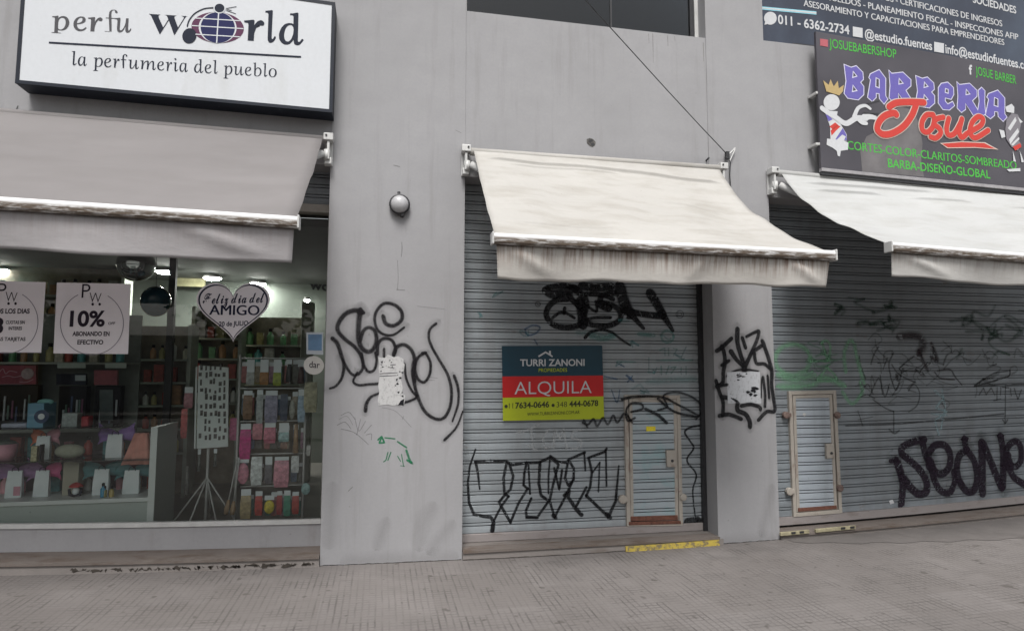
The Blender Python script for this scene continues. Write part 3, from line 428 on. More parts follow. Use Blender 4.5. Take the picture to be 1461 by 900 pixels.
# steps
def step(name, x0, x1, y0, y1, zf, mat, label=None, n=24, thick=.3):
    mb = MB(); vs_ = []
    for i in range(n+1):
        x = x0+(x1-x0)*i/n; z = zf(x)
        vs_ += [(x, y0, z-thick), (x, y0, z), (x, y1, z), (x, y1, z-thick)]
    fs = [(4*i+a, 4*i+4+a, 4*i+4+(a+1) % 4, 4*i+(a+1) % 4) for i in range(n) for a in range(4)]+[(3, 2, 1, 0), (4*n, 4*n+1, 4*n+2, 4*n+3)]
    mb.add(vs_, [f[::-1] for f in fs]); o = mb.build(name, mat, bld)
    if label: o['label'] = label
    return o
M['tread'] = dirty('brown_worn_tread', (.165,.14,.125,1), (.085,.058,.04,1), (1.5,3,3), 2.4, .48, .68, .75, .2, .9, .3, 70)
def tread(x0, x1, yf, yb, zf): return step('tread', x0, x1, yf, yb, zf, M['tread'], None, 24, .022)
tread(-6.185, -.487, -.04, .29, lambda x: gsag(x)+.092); tread(.738, 3.218, -.036, .115, lambda x: .0755); tread(3.886, 7.688, -.036, .21, lambda x: gsag(x)+.055)
step('step', -6.19, -.486, -.025, .5, lambda x: gsag(x)+.068, M['concrete_pale'], 'low cement step under the perfume shop window')
step('step', .736, 3.262, -.022, .5, lambda x: .052, M['concrete_pale'], 'low cement step under the middle shutter')
step('threshold', .737, 3.217, .118, .5, lambda x: .0765, M['concrete'])
step('step', 3.884, 7.69, -.02, .5, lambda x: gsag(x)+.032, M['concrete'], 'low cement step under the right shutter')
# yellow paint on the middle step's face
P = px_poly([(893, 779.5), (960, 775), (1026, 769.5), (1027, 779), (960, 783.5), (893, 787)], -.04)
mb = MB(); mb.slab(P, -.0405, -.0225); mb.build('painted_edge', M['yellow'], bld)
# broken yellow edge with black marks on the right step
yl = plain('faded_yellow_edge', (.30,.27,.175,1), .85, .35, 18, bump=.3)
for x0, x1 in ((1114, 1155), (1164, 1221)):
    y = lambda x: 764.5-(x-1114)*.095
    mb = MB(); mb.slab(px_poly([(x0, y(x0)-5), (x1, y(x1)-5), (x1, y(x1)), (x0, y(x0))], -.05), -.05, -.024)
    e = mb.build('painted_edge', yl, bld, bev=.004)
    for q in ((1129, 1141) if x0 < 1160 else (1200, 1213)):
        bk = MB(); bk.slab(px_poly([(q, y(q)-4.5), (q+6, y(q+6)-4.5), (q+6, y(q+6)-1.5), (q, y(q)-1.5)], -.053), -.0535, -.0505)
        bk.build('black_mark', M['dark_metal'], e)
# mortar crack and broken edge along the left step
cr = MB(); rnd = random.Random(3)
for k in range(46):
    x = -2.35+1.85*k/46+rnd.uniform(-.02, .02); s_ = rnd.uniform(.008, .026)*(1 if rnd.random() < .8 else 2)
    pts = [(x+s_*1.3*math.cos(a)*rnd.uniform(.6, 1.2), gsag(x)+.010+rnd.uniform(0, .034)+s_*.35*math.sin(a)*rnd.uniform(.5, 1.2)) for a in [i*math.pi/4 for i in range(8)]]
    pts = [(a, min(max(b, gsag(x)+.001), gsag(x)+.06)) for a, b in pts]
    cr.sheet(pts, -.0262-.0001*k)
cr.build('crack', plain('dark_crack', (.05,.042,.035,1), .95, .3, 30), bld)
cr = MB()
for x0, x1, z0 in ((.74, 3.2, -.006),):
    P = [(x0+(x1-x0)*i/40, gsag(x0+(x1-x0)*i/40)+.004+rnd.uniform(-.003, .004)) for i in range(41)]
    ribbon(cr, P, (.012, .008), lambda x, z: -.024, .03)
P = [(-.48+1.2*i/30, gsag(-.48+1.2*i/30)+.003+rnd.uniform(-.003, .003)) for i in range(31)]
ribbon(cr, P, (.007, .012), lambda x, z: -.002, .03)
P = [(3.23+.65*i/20, gsag(3.23+.65*i/20)+.003+rnd.uniform(-.003, .003)) for i in range(21)]
ribbon(cr, P, (.01, .006), lambda x, z: -.002, .03)
cr.build('ground_seam', spray('dark_seam', (.03,.026,.024,1), .95, .5), bld)

# ------------------------------------------------------------------ roller shutters
PITCH_S = .0955
PROF = [(0,.003),(.03,.0008),(.31,0),(.585,.0008),(.615,.003),(.62,.024),(.70,.024),(.705,.003),(.735,.0012),(.885,.0012),(.915,.003),(.92,.024),(.995,.024)]
def prof(t):
    t = t % 1
    for (a, ya), (b, yb) in zip(PROF, PROF[1:]+[(1, .004)]):
        if t <= b: return ya+(yb-ya)*(t-a)/(b-a+1e-9)
    return .004
def dent(x, z): return .0035*math.sin(2.3*x+1.1*z)*math.sin(1.7*z+.6*x)+.0016*math.sin(6.1*x-2*z)+.0012*math.sin(11*x+7*z)
def jit(k): return .0011*math.sin(k*12.9898)+.0007*math.sin(k*78.233)
class Shutter:
    def __init__(s, Y, z0, warp): s.Y, s.z0, s.warp = Y, z0, warp
    def lift(s, x, z): return (gsag(x)-gsag(4.0))*max(0, 1-max(z, 0)/2.0) if s.warp else 0.
    def surf(s, x, z, off=.0015):
        zz = z
        for _ in range(3): zz = z-s.lift(x, zz)
        e = .0035
        return s.Y+min(prof((zz-s.z0+d)/PITCH_S)+jit(math.floor((zz-s.z0+d)/PITCH_S)) for d in (-e, 0, e))+dent(x, z)-off
    def curtain(s, x0, x1, ztop, mat, parent, nx):
        zs = []
        k = 0
        while s.z0+k*PITCH_S < ztop:
            for t, y in PROF: zs.append((s.z0+(k+t)*PITCH_S+(1.3*jit(k*3+1) if .03 <= t <= .9 else 0), y+jit(k)))
            k += 1
        mb = MB(); n = len(zs); vs_ = []
        for i in range(nx+1):
            x = x0+(x1-x0)*i/nx
            for z, y in zs: zl_ = z+s.lift(x, z); vs_.append((x, s.Y+y+dent(x, zl_), zl_))
        mb.add(vs_, [(i*n+j, (i+1)*n+j, (i+1)*n+j+1, i*n+j+1) for i in range(nx) for j in range(n-1)])
        return mb.build('slat_curtain', mat, parent)
# middle shutter
SM = Shutter(.245, .155, False)
sh1 = thing('roller_shutter', 'bluish grey roller shutter behind the rental sign, with a narrow wicket door at its right', 'roller shutter', (1.98, .25, .07))
SM.curtain(.737, 3.20, 3.62, M['shutter'], sh1, 40)
mb = MB(); mb.box(.737, 3.205, .222, .262, .078, .152); mb.build('bottom_rail', M['rail'], sh1, bev=.006)
mb = MB(); mb.box(3.178, 3.219, .20, .30, .078, 3.5); mb.build('guide_rail', M['dark_metal'], sh1)
mb = MB(); mb.box(.734, .760, .236, .30, .153, 3.5); mb.build('guide_rail', M['dark_metal'], sh1)
# right shutter
SR = Shutter(.245, .165, True)
sh2 = thing('roller_shutter', 'wide grey roller shutter shaded by the right awning, big dark letters sprayed low', 'roller shutter', (5.8, .25, .08))
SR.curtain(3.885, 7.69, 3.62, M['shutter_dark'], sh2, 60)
mb = MB(); vs_ = []
for i in range(31):
    x = 3.886+3.8*i/30; b = gsag(x)-gsag(4)
    vs_ += [(x, .222, b+.084), (x, .222, b+.162), (x, .262, b+.162), (x, .262, b+.084)]
mb.add(vs_, [(4*i+(a+1) % 4, 4*i+4+(a+1) % 4, 4*i+4+a, 4*i+a) for i in range(30) for a in range(4)]+[(0, 1, 2, 3), (123, 122, 121, 120)])
mb.build('bottom_rail', M['rail'], sh2)
mb = MB(); mb.box(7.64, 7.695, .20, .30, .1, 3.45); mb.build('guide_rail', M['dark_metal'], sh2)
# unseen black backing, added so that nothing shines through the housings
mb = MB(); mb.box(.6, 7.8, .62, .66, -.1, 4.2); mb.build('light_stop', M['black_void'], bld)

def wicket(sh, S, O, I, rust, lock, hinges):
    """O, I: outer and inner frame corner pixels (TL, TR, BR, BL)"""
    Y = S.Y
    o = px_poly(O, Y-.02); i_ = px_poly(I, Y-.02)
    fm = MB(); wd = .038
    def frame(mb, q, wd, y0, y1):
        a, b, c, e = q
        mb.beam((a[0]+wd/2, a[1]), (e[0]+wd/2, e[1]), wd, y0, y1); mb.beam((b[0]-wd/2, b[1]), (c[0]-wd/2, c[1]), wd, y0, y1)
        mb.beam((a[0]+wd, a[1]-wd/2), (b[0]-wd, b[1]-wd/2), wd, y0, y1); mb.beam((e[0]+wd, e[1]+wd/2), (c[0]-wd, c[1]+wd/2), wd, y0, y1)
    frame(fm, o, wd, Y-.03, Y+.02)
    door = fm.build('wicket_door', M['cream_rust'], sh, bev=.003)
    im = MB(); frame(im, i_, .034, Y-.022, Y+.02); im.build('frame', M['cream_rust'], door, bev=.003)
    gm = MB(); a, b, c, e = o; a2, b2, c2, e2 = i_
    gm.slab([(a[0]+wd, a[1]-wd), (b[0]-wd, b[1]-wd), (c[0]-wd, c[1]+wd), (e[0]+wd, e[1]+wd)], Y-.002, Y+.001)
    # the leaf's own slats, a little paler
    gm.build('backing', M['dark_metal'], door)
    lm = MB(); zlo = min(e2[1], c2[1])+.03; zhi = max(a2[1], b2[1])-.03; xl = (a2[0]+e2[0])/2+.03; xr = (b2[0]+c2[0])/2-.03
    zs = []; k = 0
    while zlo+k*PITCH_S < zhi:
        for t, y in PROF:
            if zlo+(k+t)*PITCH_S < zhi: zs.append((zlo+(k+t)*PITCH_S, y))
        k += 1
    n = len(zs); dx = e2[0]-a2[0]
    vs_ = [(x+dx*(1-(z-zlo)/(zhi-zlo))*.5, Y-.018+y*.9, z) for x in (xl, xr) for z, y in zs]
    lm.add(vs_, [(j, n+j, n+j+1, j+1) for j in range(n-1)]); lm.build('leaf', S is SM and M['leaf1'] or M['leaf2'], door)
    if rust:
        rm = MB()
        for (p0, p1, p2, p3), y0 in rust: rm.slab(px_poly([p0, p1, p2, p3], Y-.032), y0, Y-.0225)
        rm.build('bottom_bar', M['rust'], door, bev=.002)
    km = MB(); km.slab(px_poly(lock, Y-.05), Y-.05, Y-.016); cx = sum(p[0] for p in lock)/4+1; cy = sum(p[1] for p in lock)/4+3
    lk = km.build('lock_box', M['cream_rust'], door, bev=.004)
    km = MB(); c_ = at(cx, cy, Y-.05); km.lathe([(.014, 0), (.014, .008), (.004, .009)], (c_.x, Y-.049, c_.z), 'y', 12); km.build('keyhole', M['dark_metal'], door)
    for hx, hy, hw, dark in hinges:
        hm = MB(); c_ = at(hx, hy, Y-.04)
        hm.lathe([(hw, -.02), (hw, .016), (hw*.8, .02), (.001, .02)], (c_.x, Y-.03, c_.z), 'y', 14)
        hm.box(c_.x-.012, c_.x+.05 if hx < O[1][0]-30 else c_.x+.012, Y-.052, Y-.03, c_.z-.02, c_.z+.02)
        hm.build('hinge', M['hinge_brown'] if dark else M['cream_rust'], door, bev=.002)
    return door
M['hinge_brown'] = dirty('brown_hinge_iron', (.20,.14,.12,1), (.08,.05,.045,1), (4,4,4), 6, .45, .65, .8, .3, .7, .2, 60)
M['leaf1'] = dirty('wicket_leaf_teal_tint', (.36,.41,.44,1), (.20,.35,.365,1), (2,2,2), 1.8, .5, .62, .5, .12, .5, .08, 110)
M['leaf2'] = dirty('wicket_leaf_blue_tint', (.40,.445,.49,1), (.25,.28,.30,1), (3,3,.2), 1.3, .48, .68, .7, .12, .45, .08, 110)
wd1 = wicket(sh1, SM, [(890.5,563),(970,563.5),(974,749),(894,750.5)], [(897.5,568.5),(965.5,569),(968,742),(899.5,743)],
    [(((900,736.5),(967,734.5),(967.5,741.5),(900,743)), SM.Y-.030), (((897,744),(971,742.5),(972,747),(897,749)), SM.Y-.034)],
    [(951,642),(964,642),(965,666),(952,666)], [(889,712,.042,False),(975,709,.036,False)])
mb = MB(); mb.slab(px_poly([(922,608),(935,608),(935,614.5),(922,615)], SM.Y-.02), SM.Y-.0215, SM.Y-.018); mb.build('sticker', plain('yellow_sticker', (.75,.62,.03,1), .5, .15, 90), wd1)
wd2 = wicket(sh2, SR, [(1124.5,558),(1192,556.5),(1201,731.5),(1131.5,737)], [(1131,563.5),(1187,562.5),(1194.5,726),(1137,730.5)],
    [(((1139,724.5),(1194,720.5),(1194.5,725.5),(1139,730)), SR.Y-.028)],
    [(1179,633),(1190,632.5),(1191,653),(1180,654)], [(1122,592,.036,True),(1195,592,.036,True),(1127,701,.04,False),(1199,696,.036,True)])
mb = MB(); c_ = at(1147.5, 591, SR.Y-.02); mb.lathe([(.018, 0), (.018, .004), (.001, .005)], (c_.x, SR.Y-.016, c_.z), 'y', 14); mb.build('peephole', M['white_metal'], wd2)

# ------------------------------------------------------------------ awnings
def fabric_mat(name, col, dirt):
    m = dirty(name, col, dirt, (1.2, 4, 4), 1.5, .46, .72, .55, .10, .8, .05, 300)
    return m
M['cream_cloth'] = fabric_mat('cream_awning_cloth', (.415,.402,.378,1), (.25,.23,.195,1))
M['grey_cloth'] = fabric_mat('grey_awning_cloth', (.345,.327,.327,1), (.26,.246,.242,1))
M['white_cloth'] = fabric_mat('white_awning_cloth', (.42,.425,.42,1), (.29,.285,.265,1))
n_ = M['grey_cloth'].node_tree; b_ = n_.nodes['Principled BSDF']; o_ = n_.nodes['Material Output']
tr_ = n_.nodes.new('ShaderNodeBsdfTranslucent'); tr_.inputs[0].default_value = (.66,.64,.64,1); mx_ = n_.nodes.new('ShaderNodeMixShader'); mx_.inputs[0].default_value = .5
n_.links.new(b_.outputs[0], mx_.inputs[1]); n_.links.new(tr_.outputs[0], mx_.inputs[2]); n_.links.new(mx_.outputs[0], o_.inputs[0])
def bar_mat(name, grime):
    m, n, l, b = nm(name)
    tc = n.new('ShaderNodeTexCoord'); sx = n.new('ShaderNodeSeparateXYZ'); l.new(tc.outputs['UV'], sx.inputs[0])
    low = ramp_of(n, l, sx.outputs[1], .5, .66, 1, 0)
    nz = noise_of(n, l, 6, (1.5, 4, 10), 8, .7); sp = noise_of(n, l, 60, (1, 1, 1), 3)
    k = n.new('ShaderNodeMath'); k.operation = 'MULTIPLY'; l.new(low, k.inputs[0]); l.new(ramp_of(n, l, nz, .34, .52, .1, grime), k.inputs[1])
    base = mix_of(n, l, ramp_of(n, l, sp, .6, .8, 0, .3), (.62,.62,.62,1), (.45,.43,.41,1))
    l.new(mix_of(n, l, k.outputs[0], base, (.11,.085,.065,1)), b.inputs['Base Color']); b.inputs['Roughness'].default_value = .4
    return m
M['bar'] = bar_mat('white_front_bar_with_grime', 1.)
def vmat(name, col, amount):
    m, n, l, b = nm(name)
    tc = n.new('ShaderNodeTexCoord'); sx = n.new('ShaderNodeSeparateXYZ'); l.new(tc.outputs['UV'], sx.inputs[0])
    st = noise_of(n, l, 5, (6, 1, .3), 9, .75); big = noise_of(n, l, 2.2, (1, 1, 2), 5)
    top = ramp_of(n, l, sx.outputs[1], .2, .95, .0, 1.)
    k = n.new('ShaderNodeMath'); k.operation = 'MULTIPLY'; l.new(top, k.inputs[0]); l.new(ramp_of(n, l, st, .44, .62, 0, amount), k.inputs[1])
    base = mix_of(n, l, ramp_of(n, l, big, .35, .7), col, tuple(c*.82 for c in col[:3])+(1,))
    l.new(mix_of(n, l, k.outputs[0], base, (.14,.085,.06,1)), b.inputs['Base Color']); b.inputs['Roughness'].default_value = .85
    bump_of(n, l, big, b, .3, .03); return m
def awning(label, xt0, xt1, zt0, zt1, xb0, xb1, zb0, zb1, Yb, sag0, sag1, cloth, val, vdrop, creases, seed, group='shop awnings', ends=(1, 1)):
    rnd = random.Random(seed)
    root = thing('awning', label, 'awning', ((xt0+xt1)/2, -.06, min(zt0, zt1)), group)
    nu, nv = 48, 240
    Yt = -.09
    mb = MB(); vs_ = []
    for i in range(nu+1):
        u = i/nu
        for j in range(nv+1):
            v = j/nv
            x = (xt0+(xt1-xt0)*u)*(1-v)+(xb0+(xb1-xb0)*u)*v; y = Yt+(Yb-Yt)*v; z = (zt0+(zt1-zt0)*u)*(1-v)+(zb0+(zb1-zb0)*u)*v+.03*v
            s_ = (sag0+(sag1-sag0)*u)*math.sin(math.pi*v**.85)
            s_ += .008*math.sin(7*u*3.1+seed)*math.sin(math.pi*v)+.005*math.sin(23*u+9*v+seed)*math.sin(math.pi*v)+.004*math.sin(5*u+34*v+2*math.sin(6*u)+seed)*math.sin(math.pi*v)
            edge = (1-min(1, u/.05))**2+(1-min(1, (1-u)/.05))**2
            s_ += .008*edge*math.sin(v*16+seed)*math.sin(math.pi*v)
            for v0, slope, u0, u1, amp in creases:
                if u0 < u < u1: s_ -= amp*math.exp(-((v-v0-slope*u-.01*math.sin(9*u))/.0075)**2)*min(1, (u-u0)/.05, (u1-u)/.05)
            vs_.append((x, y+.63*s_, z-.77*s_))
    m1 = nv+1
    mb.add(vs_, [(i*m1+j, i*m1+j+1, (i+1)*m1+j+1, (i+1)*m1+j) for i in range(nu) for j in range(nv)])
    cl = mb.build('canopy', cloth, root, smooth=True)
    sm = cl.modifiers.new('thickness', 'SOLIDIFY'); sm.thickness = .004; sm.offset = -1
    # front bar
    pr = [(.035,-.03),(.01,-.036),(-.03,-.036),(-.043,-.022),(-.046,.0),(-.043,.022),(-.028,.042),(0,.048),(.03,.04),(.038,.015)]
    mb = MB(); k = len(pr); vs_ = []; uvs = []; NB = 30
    for i in range(NB+1):
        u = i/NB; x = xb0-.012+(xb1-xb0+.024)*u; z = zb0+(zb1-zb0)*u
        for a, b in pr: vs_.append((x, Yb+a, z+b)); uvs.append((u, (b+.036)/.084))
    mb.add(vs_, [(i*k+j, (i+1)*k+j, (i+1)*k+(j+1) % k, i*k+(j+1) % k) for i in range(NB) for j in range(k)]+[tuple(range(k)), tuple(range(NB*k+k-1, NB*k-1, -1))], uvs)
    mb.build('front_bar', M['bar'], root, smooth=False)
    for x, z in ((xb0-.012, zb0), (xb1+.012, zb1)):
        mb = MB(); s_ = -1 if x < xb0+.1 else 1
        mb.box(x if s_ > 0 else x-.014, x+.014 if s_ > 0 else x, Yb-.05, Yb+.04, z-.04, z+.05)
        mb.build('end_cap', M['white_metal'], root, bev=.008)
    # valance
    nu, nv = 120, 10; mb = MB(); vs_ = []; uvs = []
    ph = rnd.uniform(0, 6)
    for i in range(nu+1):
        u = i/nu; x = xb0+.012+(xb1-xb0-.024)*u; z0 = zb0+(zb1-zb0)*u-.034
        dr = (vdrop[0]+(vdrop[1]-vdrop[0])*u)+.006*math.sin(17*u+ph)+.004*math.sin(41*u+2*ph)
        for j in range(nv+1):
            v = j/nv
            wv = (.018*math.sin(13*u+ph)+.012*math.sin(29*u+1.7*ph))*v
            fold = .02*math.exp(-((u-.04-.12*v)/.03)**2)+.022*math.exp(-((u-.97+.10*(1-v))/.025)**2)+.012*math.exp(-((u-.6+.05*v)/.02)**2)
            xx = x+(-.012 if False else 0)+.02*v*((.5-u)*1.2)
            vs_.append((xx, Yb+.0+wv*.8+.03*v-fold*math.sin(math.pi*min(1, v*1.1)), z0-dr*v)); uvs.append((u, 1-v))
    m1 = nv+1
    mb.add(vs_, [(i*m1+j, i*m1+j+1, (i+1)*m1+j+1, (i+1)*m1+j) for i in range(nu) for j in range(nv)], uvs)
    vo = mb.build('valance', val, root, smooth=True)
    sm = vo.modifiers.new('thickness', 'SOLIDIFY'); sm.thickness = .003
    # roller tube, wall brackets, folding arms
    mb = MB(); mb.tube([(xt0-.03, -.08, zt0-.02), (xt1+.03, -.08, zt1-.02)], .036, 14); mb.build('roller_tube', cloth, root, smooth=True)
    for e, (x, z) in enumerate(((xt0-.07, zt0), (xt1+.05, zt1))):
        if not ends[e]: continue
        sg = 1 if e == 0 else -1
        mb = MB()
        mb.box(x-.035, x+.035, -.022, -.001, z-.235, z+.03)
        mb.box(x-.042, x+.042, -.12, -.0225, z-.03, z+.035); mb.box(x-.012, x+.012, -.105, -.0225, z-.2, z-.031)
        mb.box(x-.03, x+.03, -.085, -.0225, z-.235, z-.175)
        br = mb.build('wall_bracket', M['white_metal'], root, bev=.007)
        for q in (.01, -.06, -.15, -.205):
            mb = MB(); mb.lathe([(.009, 0), (.009, .006), (.001, .007)], (x+sg*.018, -.1225 if q > 0 else -.0225, z+q), 'y', 8); mb.build('bolt', M['dark_metal'], br)
        # arm: shoulder, elbow, wrist
        S0 = Vector((x+sg*.05, -.1, z-.15)); E0 = Vector((x+sg*(.78 if xt1-xt0 > 2 else .6), -.62, z-.72)); W0 = Vector((x+sg*.28, Yb+.05, zb0 if e == 0 else zb1))
        mb = MB(); mb.tube([(x+sg*.012, -.08, z-.11), (x+sg*.012, -.08, z-.20)], .028, 12); mb.tube([S0, S0.lerp(E0, .5), E0], [.034, .028, .028], 10); mb.tube([E0, W0], [.024, .022], 10); mb.ball(E0, .036)
        mb.build('folding_arm', M['white_metal'], root, smooth=True)
    return root
V1 = vmat('grey_valance_cloth', (.32,.307,.313,1), .2); V2 = vmat('cream_valance_cloth', (.43,.412,.385,1), 1.); V3 = vmat('white_valance_cloth', (.44,.432,.415,1), .5)
awning('smooth taut grey awning over the lit perfume shop window', -5.75, -.545, 3.79, 3.715, -5.7, -.572, 2.74, 2.635, -1.43, .03, .035, M['grey_cloth'], V1, (.235, .235), [], 1)
awning('sagging cream awning with rust streaks along its valance, over the rental sign', .800, 3.275, 3.70, 3.705, .765, 3.445, 2.582, 2.562, -1.44, .015, .155, M['cream_cloth'], V2, (.245, .205),
       [(.10, .03, .03, .97, .028), (.15, -.01, .1, .55, .016), (.30, .18, .62, .8, .014), (.84, .03, .05, .4, .012)], 2)
awning('white awning with a deeply drooping left edge, under the barber sign', 3.965, 7.55, 3.70, 3.625, 4.0, 7.45, 2.655, 2.545, -1.43, .125, .03, M['white_cloth'], V3, (.195, .20),
       [(.08, .03, .05, .5, .026), (.15, .04, .06, .3, .026), (.17, .03, .36, .6, .022), (.16, .06, .7, .98, .02)], 5)
# ------------------------------------------------------------------ perfume shop light box
YS = -.20
def ink(name, col, rough=.6):
    m = plain(name, col, rough, .06, 40); m.node_tree.nodes['Principled BSDF'].inputs['Specular IOR Level'].default_value = .15; return m
M['ink_navy'] = ink('navy_ink', (.014,.018,.032,1)); M['ink_grey'] = ink('grey_ink', (.075,.075,.082,1)); M['ink_black'] = ink('black_ink', (.012,.012,.015,1))
M['sign_white'] = dirty('white_sign_acrylic', (.56,.58,.605,1), (.40,.40,.37,1), (3,3,.8), 1.4, .54, .8, .4, .04, .3, .01, 30)
M['box_navy'] = dirty('dark_navy_sign_box', (.012,.016,.026,1), (.15,.175,.20,1), (3,3,30), 5, .64, .74, .5, .2, .5, .1, 60)
M['box_navy'].node_tree.nodes['Principled BSDF'].inputs['Specular IOR Level'].default_value = .25
ls = thing('shop_sign', 'large white illuminated-style sign box reading perfu World, above the grey awning', 'shop sign', (-1.67, -.1, 3.93))
bl, br_ = at(21.4, 119, YS), at(474, 161, YS)
xl, xr = bl.x, br_.x; zb_l, zb_r = bl.z, br_.z; zt_l, zt_r = 4.985, 4.905
mb = MB(); mb.slab([(xl, zb_l), (xr, zb_r), (xr, zt_r), (xl, zt_l)], YS+.012, -.003); mb.build('box', M['box_navy'], ls, bev=.004)
fw_ = .028
mb = MB()
q = [(xl, zt_l), (xr, zt_r), (xr, zb_r), (xl, zb_l)]
mb.beam((xl+fw_/2, zt_l), (xl+fw_/2, zb_l), fw_, YS-.004, YS+.012); mb.beam((xr-fw_/2, zt_r), (xr-fw_/2, zb_r), fw_, YS-.004, YS+.012)
mb.beam((xl+fw_, zt_l-fw_/2), (xr-fw_, zt_r-fw_/2), fw_, YS-.004, YS+.012); mb.beam((xl+fw_, zb_l+fw_/2), (xr-fw_, zb_r+fw_/2), fw_, YS-.004, YS+.012)
mb.build('frame', M['box_navy'], ls)
mb = MB(); mb.slab([(xl+fw_, zb_l+fw_), (xr-fw_, zb_r+fw_), (xr-fw_, zt_r-fw_), (xl+fw_, zt_l-fw_)], YS, YS+.010); face = mb.build('face', M['sign_white'], ls)
YT = YS-.002
put_text('p', (73, 42.5), (98, 44), 29, YT, M['ink_grey'], ls, glyphs=True, offset=.006, squash=.45)
put_text('e', (104, 43.5), (123, 44.5), 29, YT, M['ink_grey'], ls, glyphs=True, offset=.006)
put_text('r', (124, 44.5), (145, 45.5), 29, YT, M['ink_grey'], ls, glyphs=True, offset=.006)
put_text('f', (149, 45), (166, 46), 30, YT, M['ink_grey'], ls, glyphs=True, offset=.006)
put_text('u', (163, 45.5), (187, 46.5), 29, YT, M['ink_grey'], ls, glyphs=True, offset=.006)
put_text('W', (211, 48), (266, 51), 42, YT, M['ink_navy'], ls, glyphs=True, offset=-.012)
put_text('r', (347, 57), (376, 58.5), 41, YT, M['ink_navy'], ls, glyphs=True, offset=.014)
put_text('l', (377, 59.5), (393.5, 60.5), 42, YT, M['ink_navy'], ls, glyphs=True, offset=.012)
put_text('d', (397.5, 62), (433, 64), 42, YT, M['ink_navy'], ls, glyphs=True, offset=.010)
put_text('la perfumeria del pueblo', (101, 93), (394.5, 110.5), 19, YT, M['ink_navy'], ls, glyphs=True, offset=.0)
mb = MB(); mb.sheet(px_poly([(69.5, 59.7), (429.5, 80.2), (429.5, 83), (69.5, 62.4)], YT), YT); mb.build('underline', M['ink_navy'], ls)
# globe emblem
def ell(cx, cy, rx, ry, tilt=0, n=48, a0=0, a1=360):
    out = []
    for k in range(n+1 if a1-a0 < 360 else n):
        a = R(a0+(a1-a0)*k/n); x, y = rx*math.cos(a), ry*math.sin(a); t = R(tilt)
        out.append((cx+x*math.cos(t)-y*math.sin(t), cy+x*math.sin(t)+y*math.cos(t)))
    return out
emb = MB(); emb.sheet(px_poly(ell(310.4, 39.7, 37.5, 22, 4), YT), YT); em = emb.build('globe_emblem', ink('plum_ink', (.10,.035,.075,1)), ls)
mb = MB(); mb.sheet(px_poly(ell(310.4, 39.7, 27, 22.3, 4), YT-.0005), YT-.0005); mb.build('globe_ring', M['sign_white'], em)
mb = MB(); mb.sheet(px_poly(ell(310.6, 39.8, 24.5, 22.0, 4), YT-.001), YT-.001); mb.build('globe_core', ink('indigo_ink', (.016,.019,.075,1)), em)
mb = MB(); W_ = .0066
for dy in (-11.5, -.5, 11.5):
    hx = 37.5*math.sqrt(1-(dy/22.5)**2)*.98
    ribbon(mb, px_poly([(310.4-hx, 39.7+dy-hx*.06), (310.4, 39.7+dy), (310.4+hx, 39.7+dy+hx*.06)], YT), .0085, lambda x, z: YT-.0015, .02, caps=False)
ribbon(mb, px_poly([(312, 17.5), (310.4, 40), (309, 62)], YT), .0095, lambda x, z: YT-.0016, .02, caps=False)
mb.build('globe_line', M['sign_white'], em)
mb = MB(); mb.sheet(px_poly(ell(270, 51.5, 10, 11, 20), YT-.001), YT-.001); mb.build('atomiser_bulb', M['ink_navy'], em)
mb = MB(); mb.sheet(px_poly(ell(313, 12, 8.6, 7.6), YT-.0018), YT-.0018); mb.build('cap_ring', M['sign_white'], em)
mb = MB(); mb.sheet(px_poly(ell(313, 12, 7, 6.2), YT-.0022), YT-.0022); mb.build('cap', M['ink_navy'], em)
mb = MB(); ribbon(mb, px_poly([(267, 38), (270, 29), (278, 19.5), (291, 13), (304, 11.5)], YT), .010, lambda x, z: YT-.0012, .01); mb.build('hose', M['ink_navy'], em)
for a, b in (((323, 12.5), (337, 10)), ((323, 13.5), (330, 15.5)), ((323, 15.5), (336, 20))):
    mb = MB(); ribbon(mb, px_poly([a, b], YT), .0055, lambda x, z: YT-.0012, .01); mb.build('spray_line', M['ink_navy'], em)

# ------------------------------------------------------------------ accountants' window lettering (upper right)
YE = .10
es = thing('window_sign', 'dark blue office window sign with white contact lettering, behind the barber sign', 'window sign', (5.8, .1, 5.14))
mb = MB(); mb.slab([(3.902, 5.136), (7.69, 5.136), (7.69, 6.89), (3.902, 6.89)], YE, YE+.02)
mb.build('panel', dirty('dark_blue_vinyl', (.04,.048,.072,1), (.085,.115,.155,1), (.7,.7,.5), .8, .45, .7, .6, .3, .12, .01, 8), es)
mb = MB(); mb.slab([(4.30, 5.137), (4.6, 5.137), (4.6, 5.20), (4.30, 5.20)], YE-.004, YE-.001); mb.build('edge_strip', M['dark_metal'], es)
M['vinyl_white'] = ink('white_vinyl', (.54,.55,.565,1)); M['reflection_cyan'] = ink('cyan_reflection_ink', (.28,.60,.70,1))
mb = MB(); mb.sheet(px_poly([(1083.5, 9.6), (1164.5, 17), (1164.5, 21.6), (1083.5, 14)], YE), YE-.002); mb.build('stripe', M['reflection_cyan'], es)  # painted band for a light tube's reflection in the office window
mb = MB(); mb.sheet(px_poly([(1083.5, 10.8), (1164.5, 18.2), (1164.5, 20.4), (1083.5, 12.6)], YE), YE-.003); mb.build('stripe', M['vinyl_white'], es)  # white core of the painted tube reflection
YL = YE-.003
put_text('ASESORAMIENTO Y CAPACITACIONES PARA EMPRENDEDORES', (1146.5, 9), (1433, 65), 8.8, YL, M['vinyl_white'], es, bold=.02)
put_text('LIQUIDACION DE SUELDOS - PLANEAMIENTO FISCAL - INSPECCIONES AFIP', (1085, -20), (1453, 57.5), 9, YL, M['vinyl_white'], es, bold=.02)
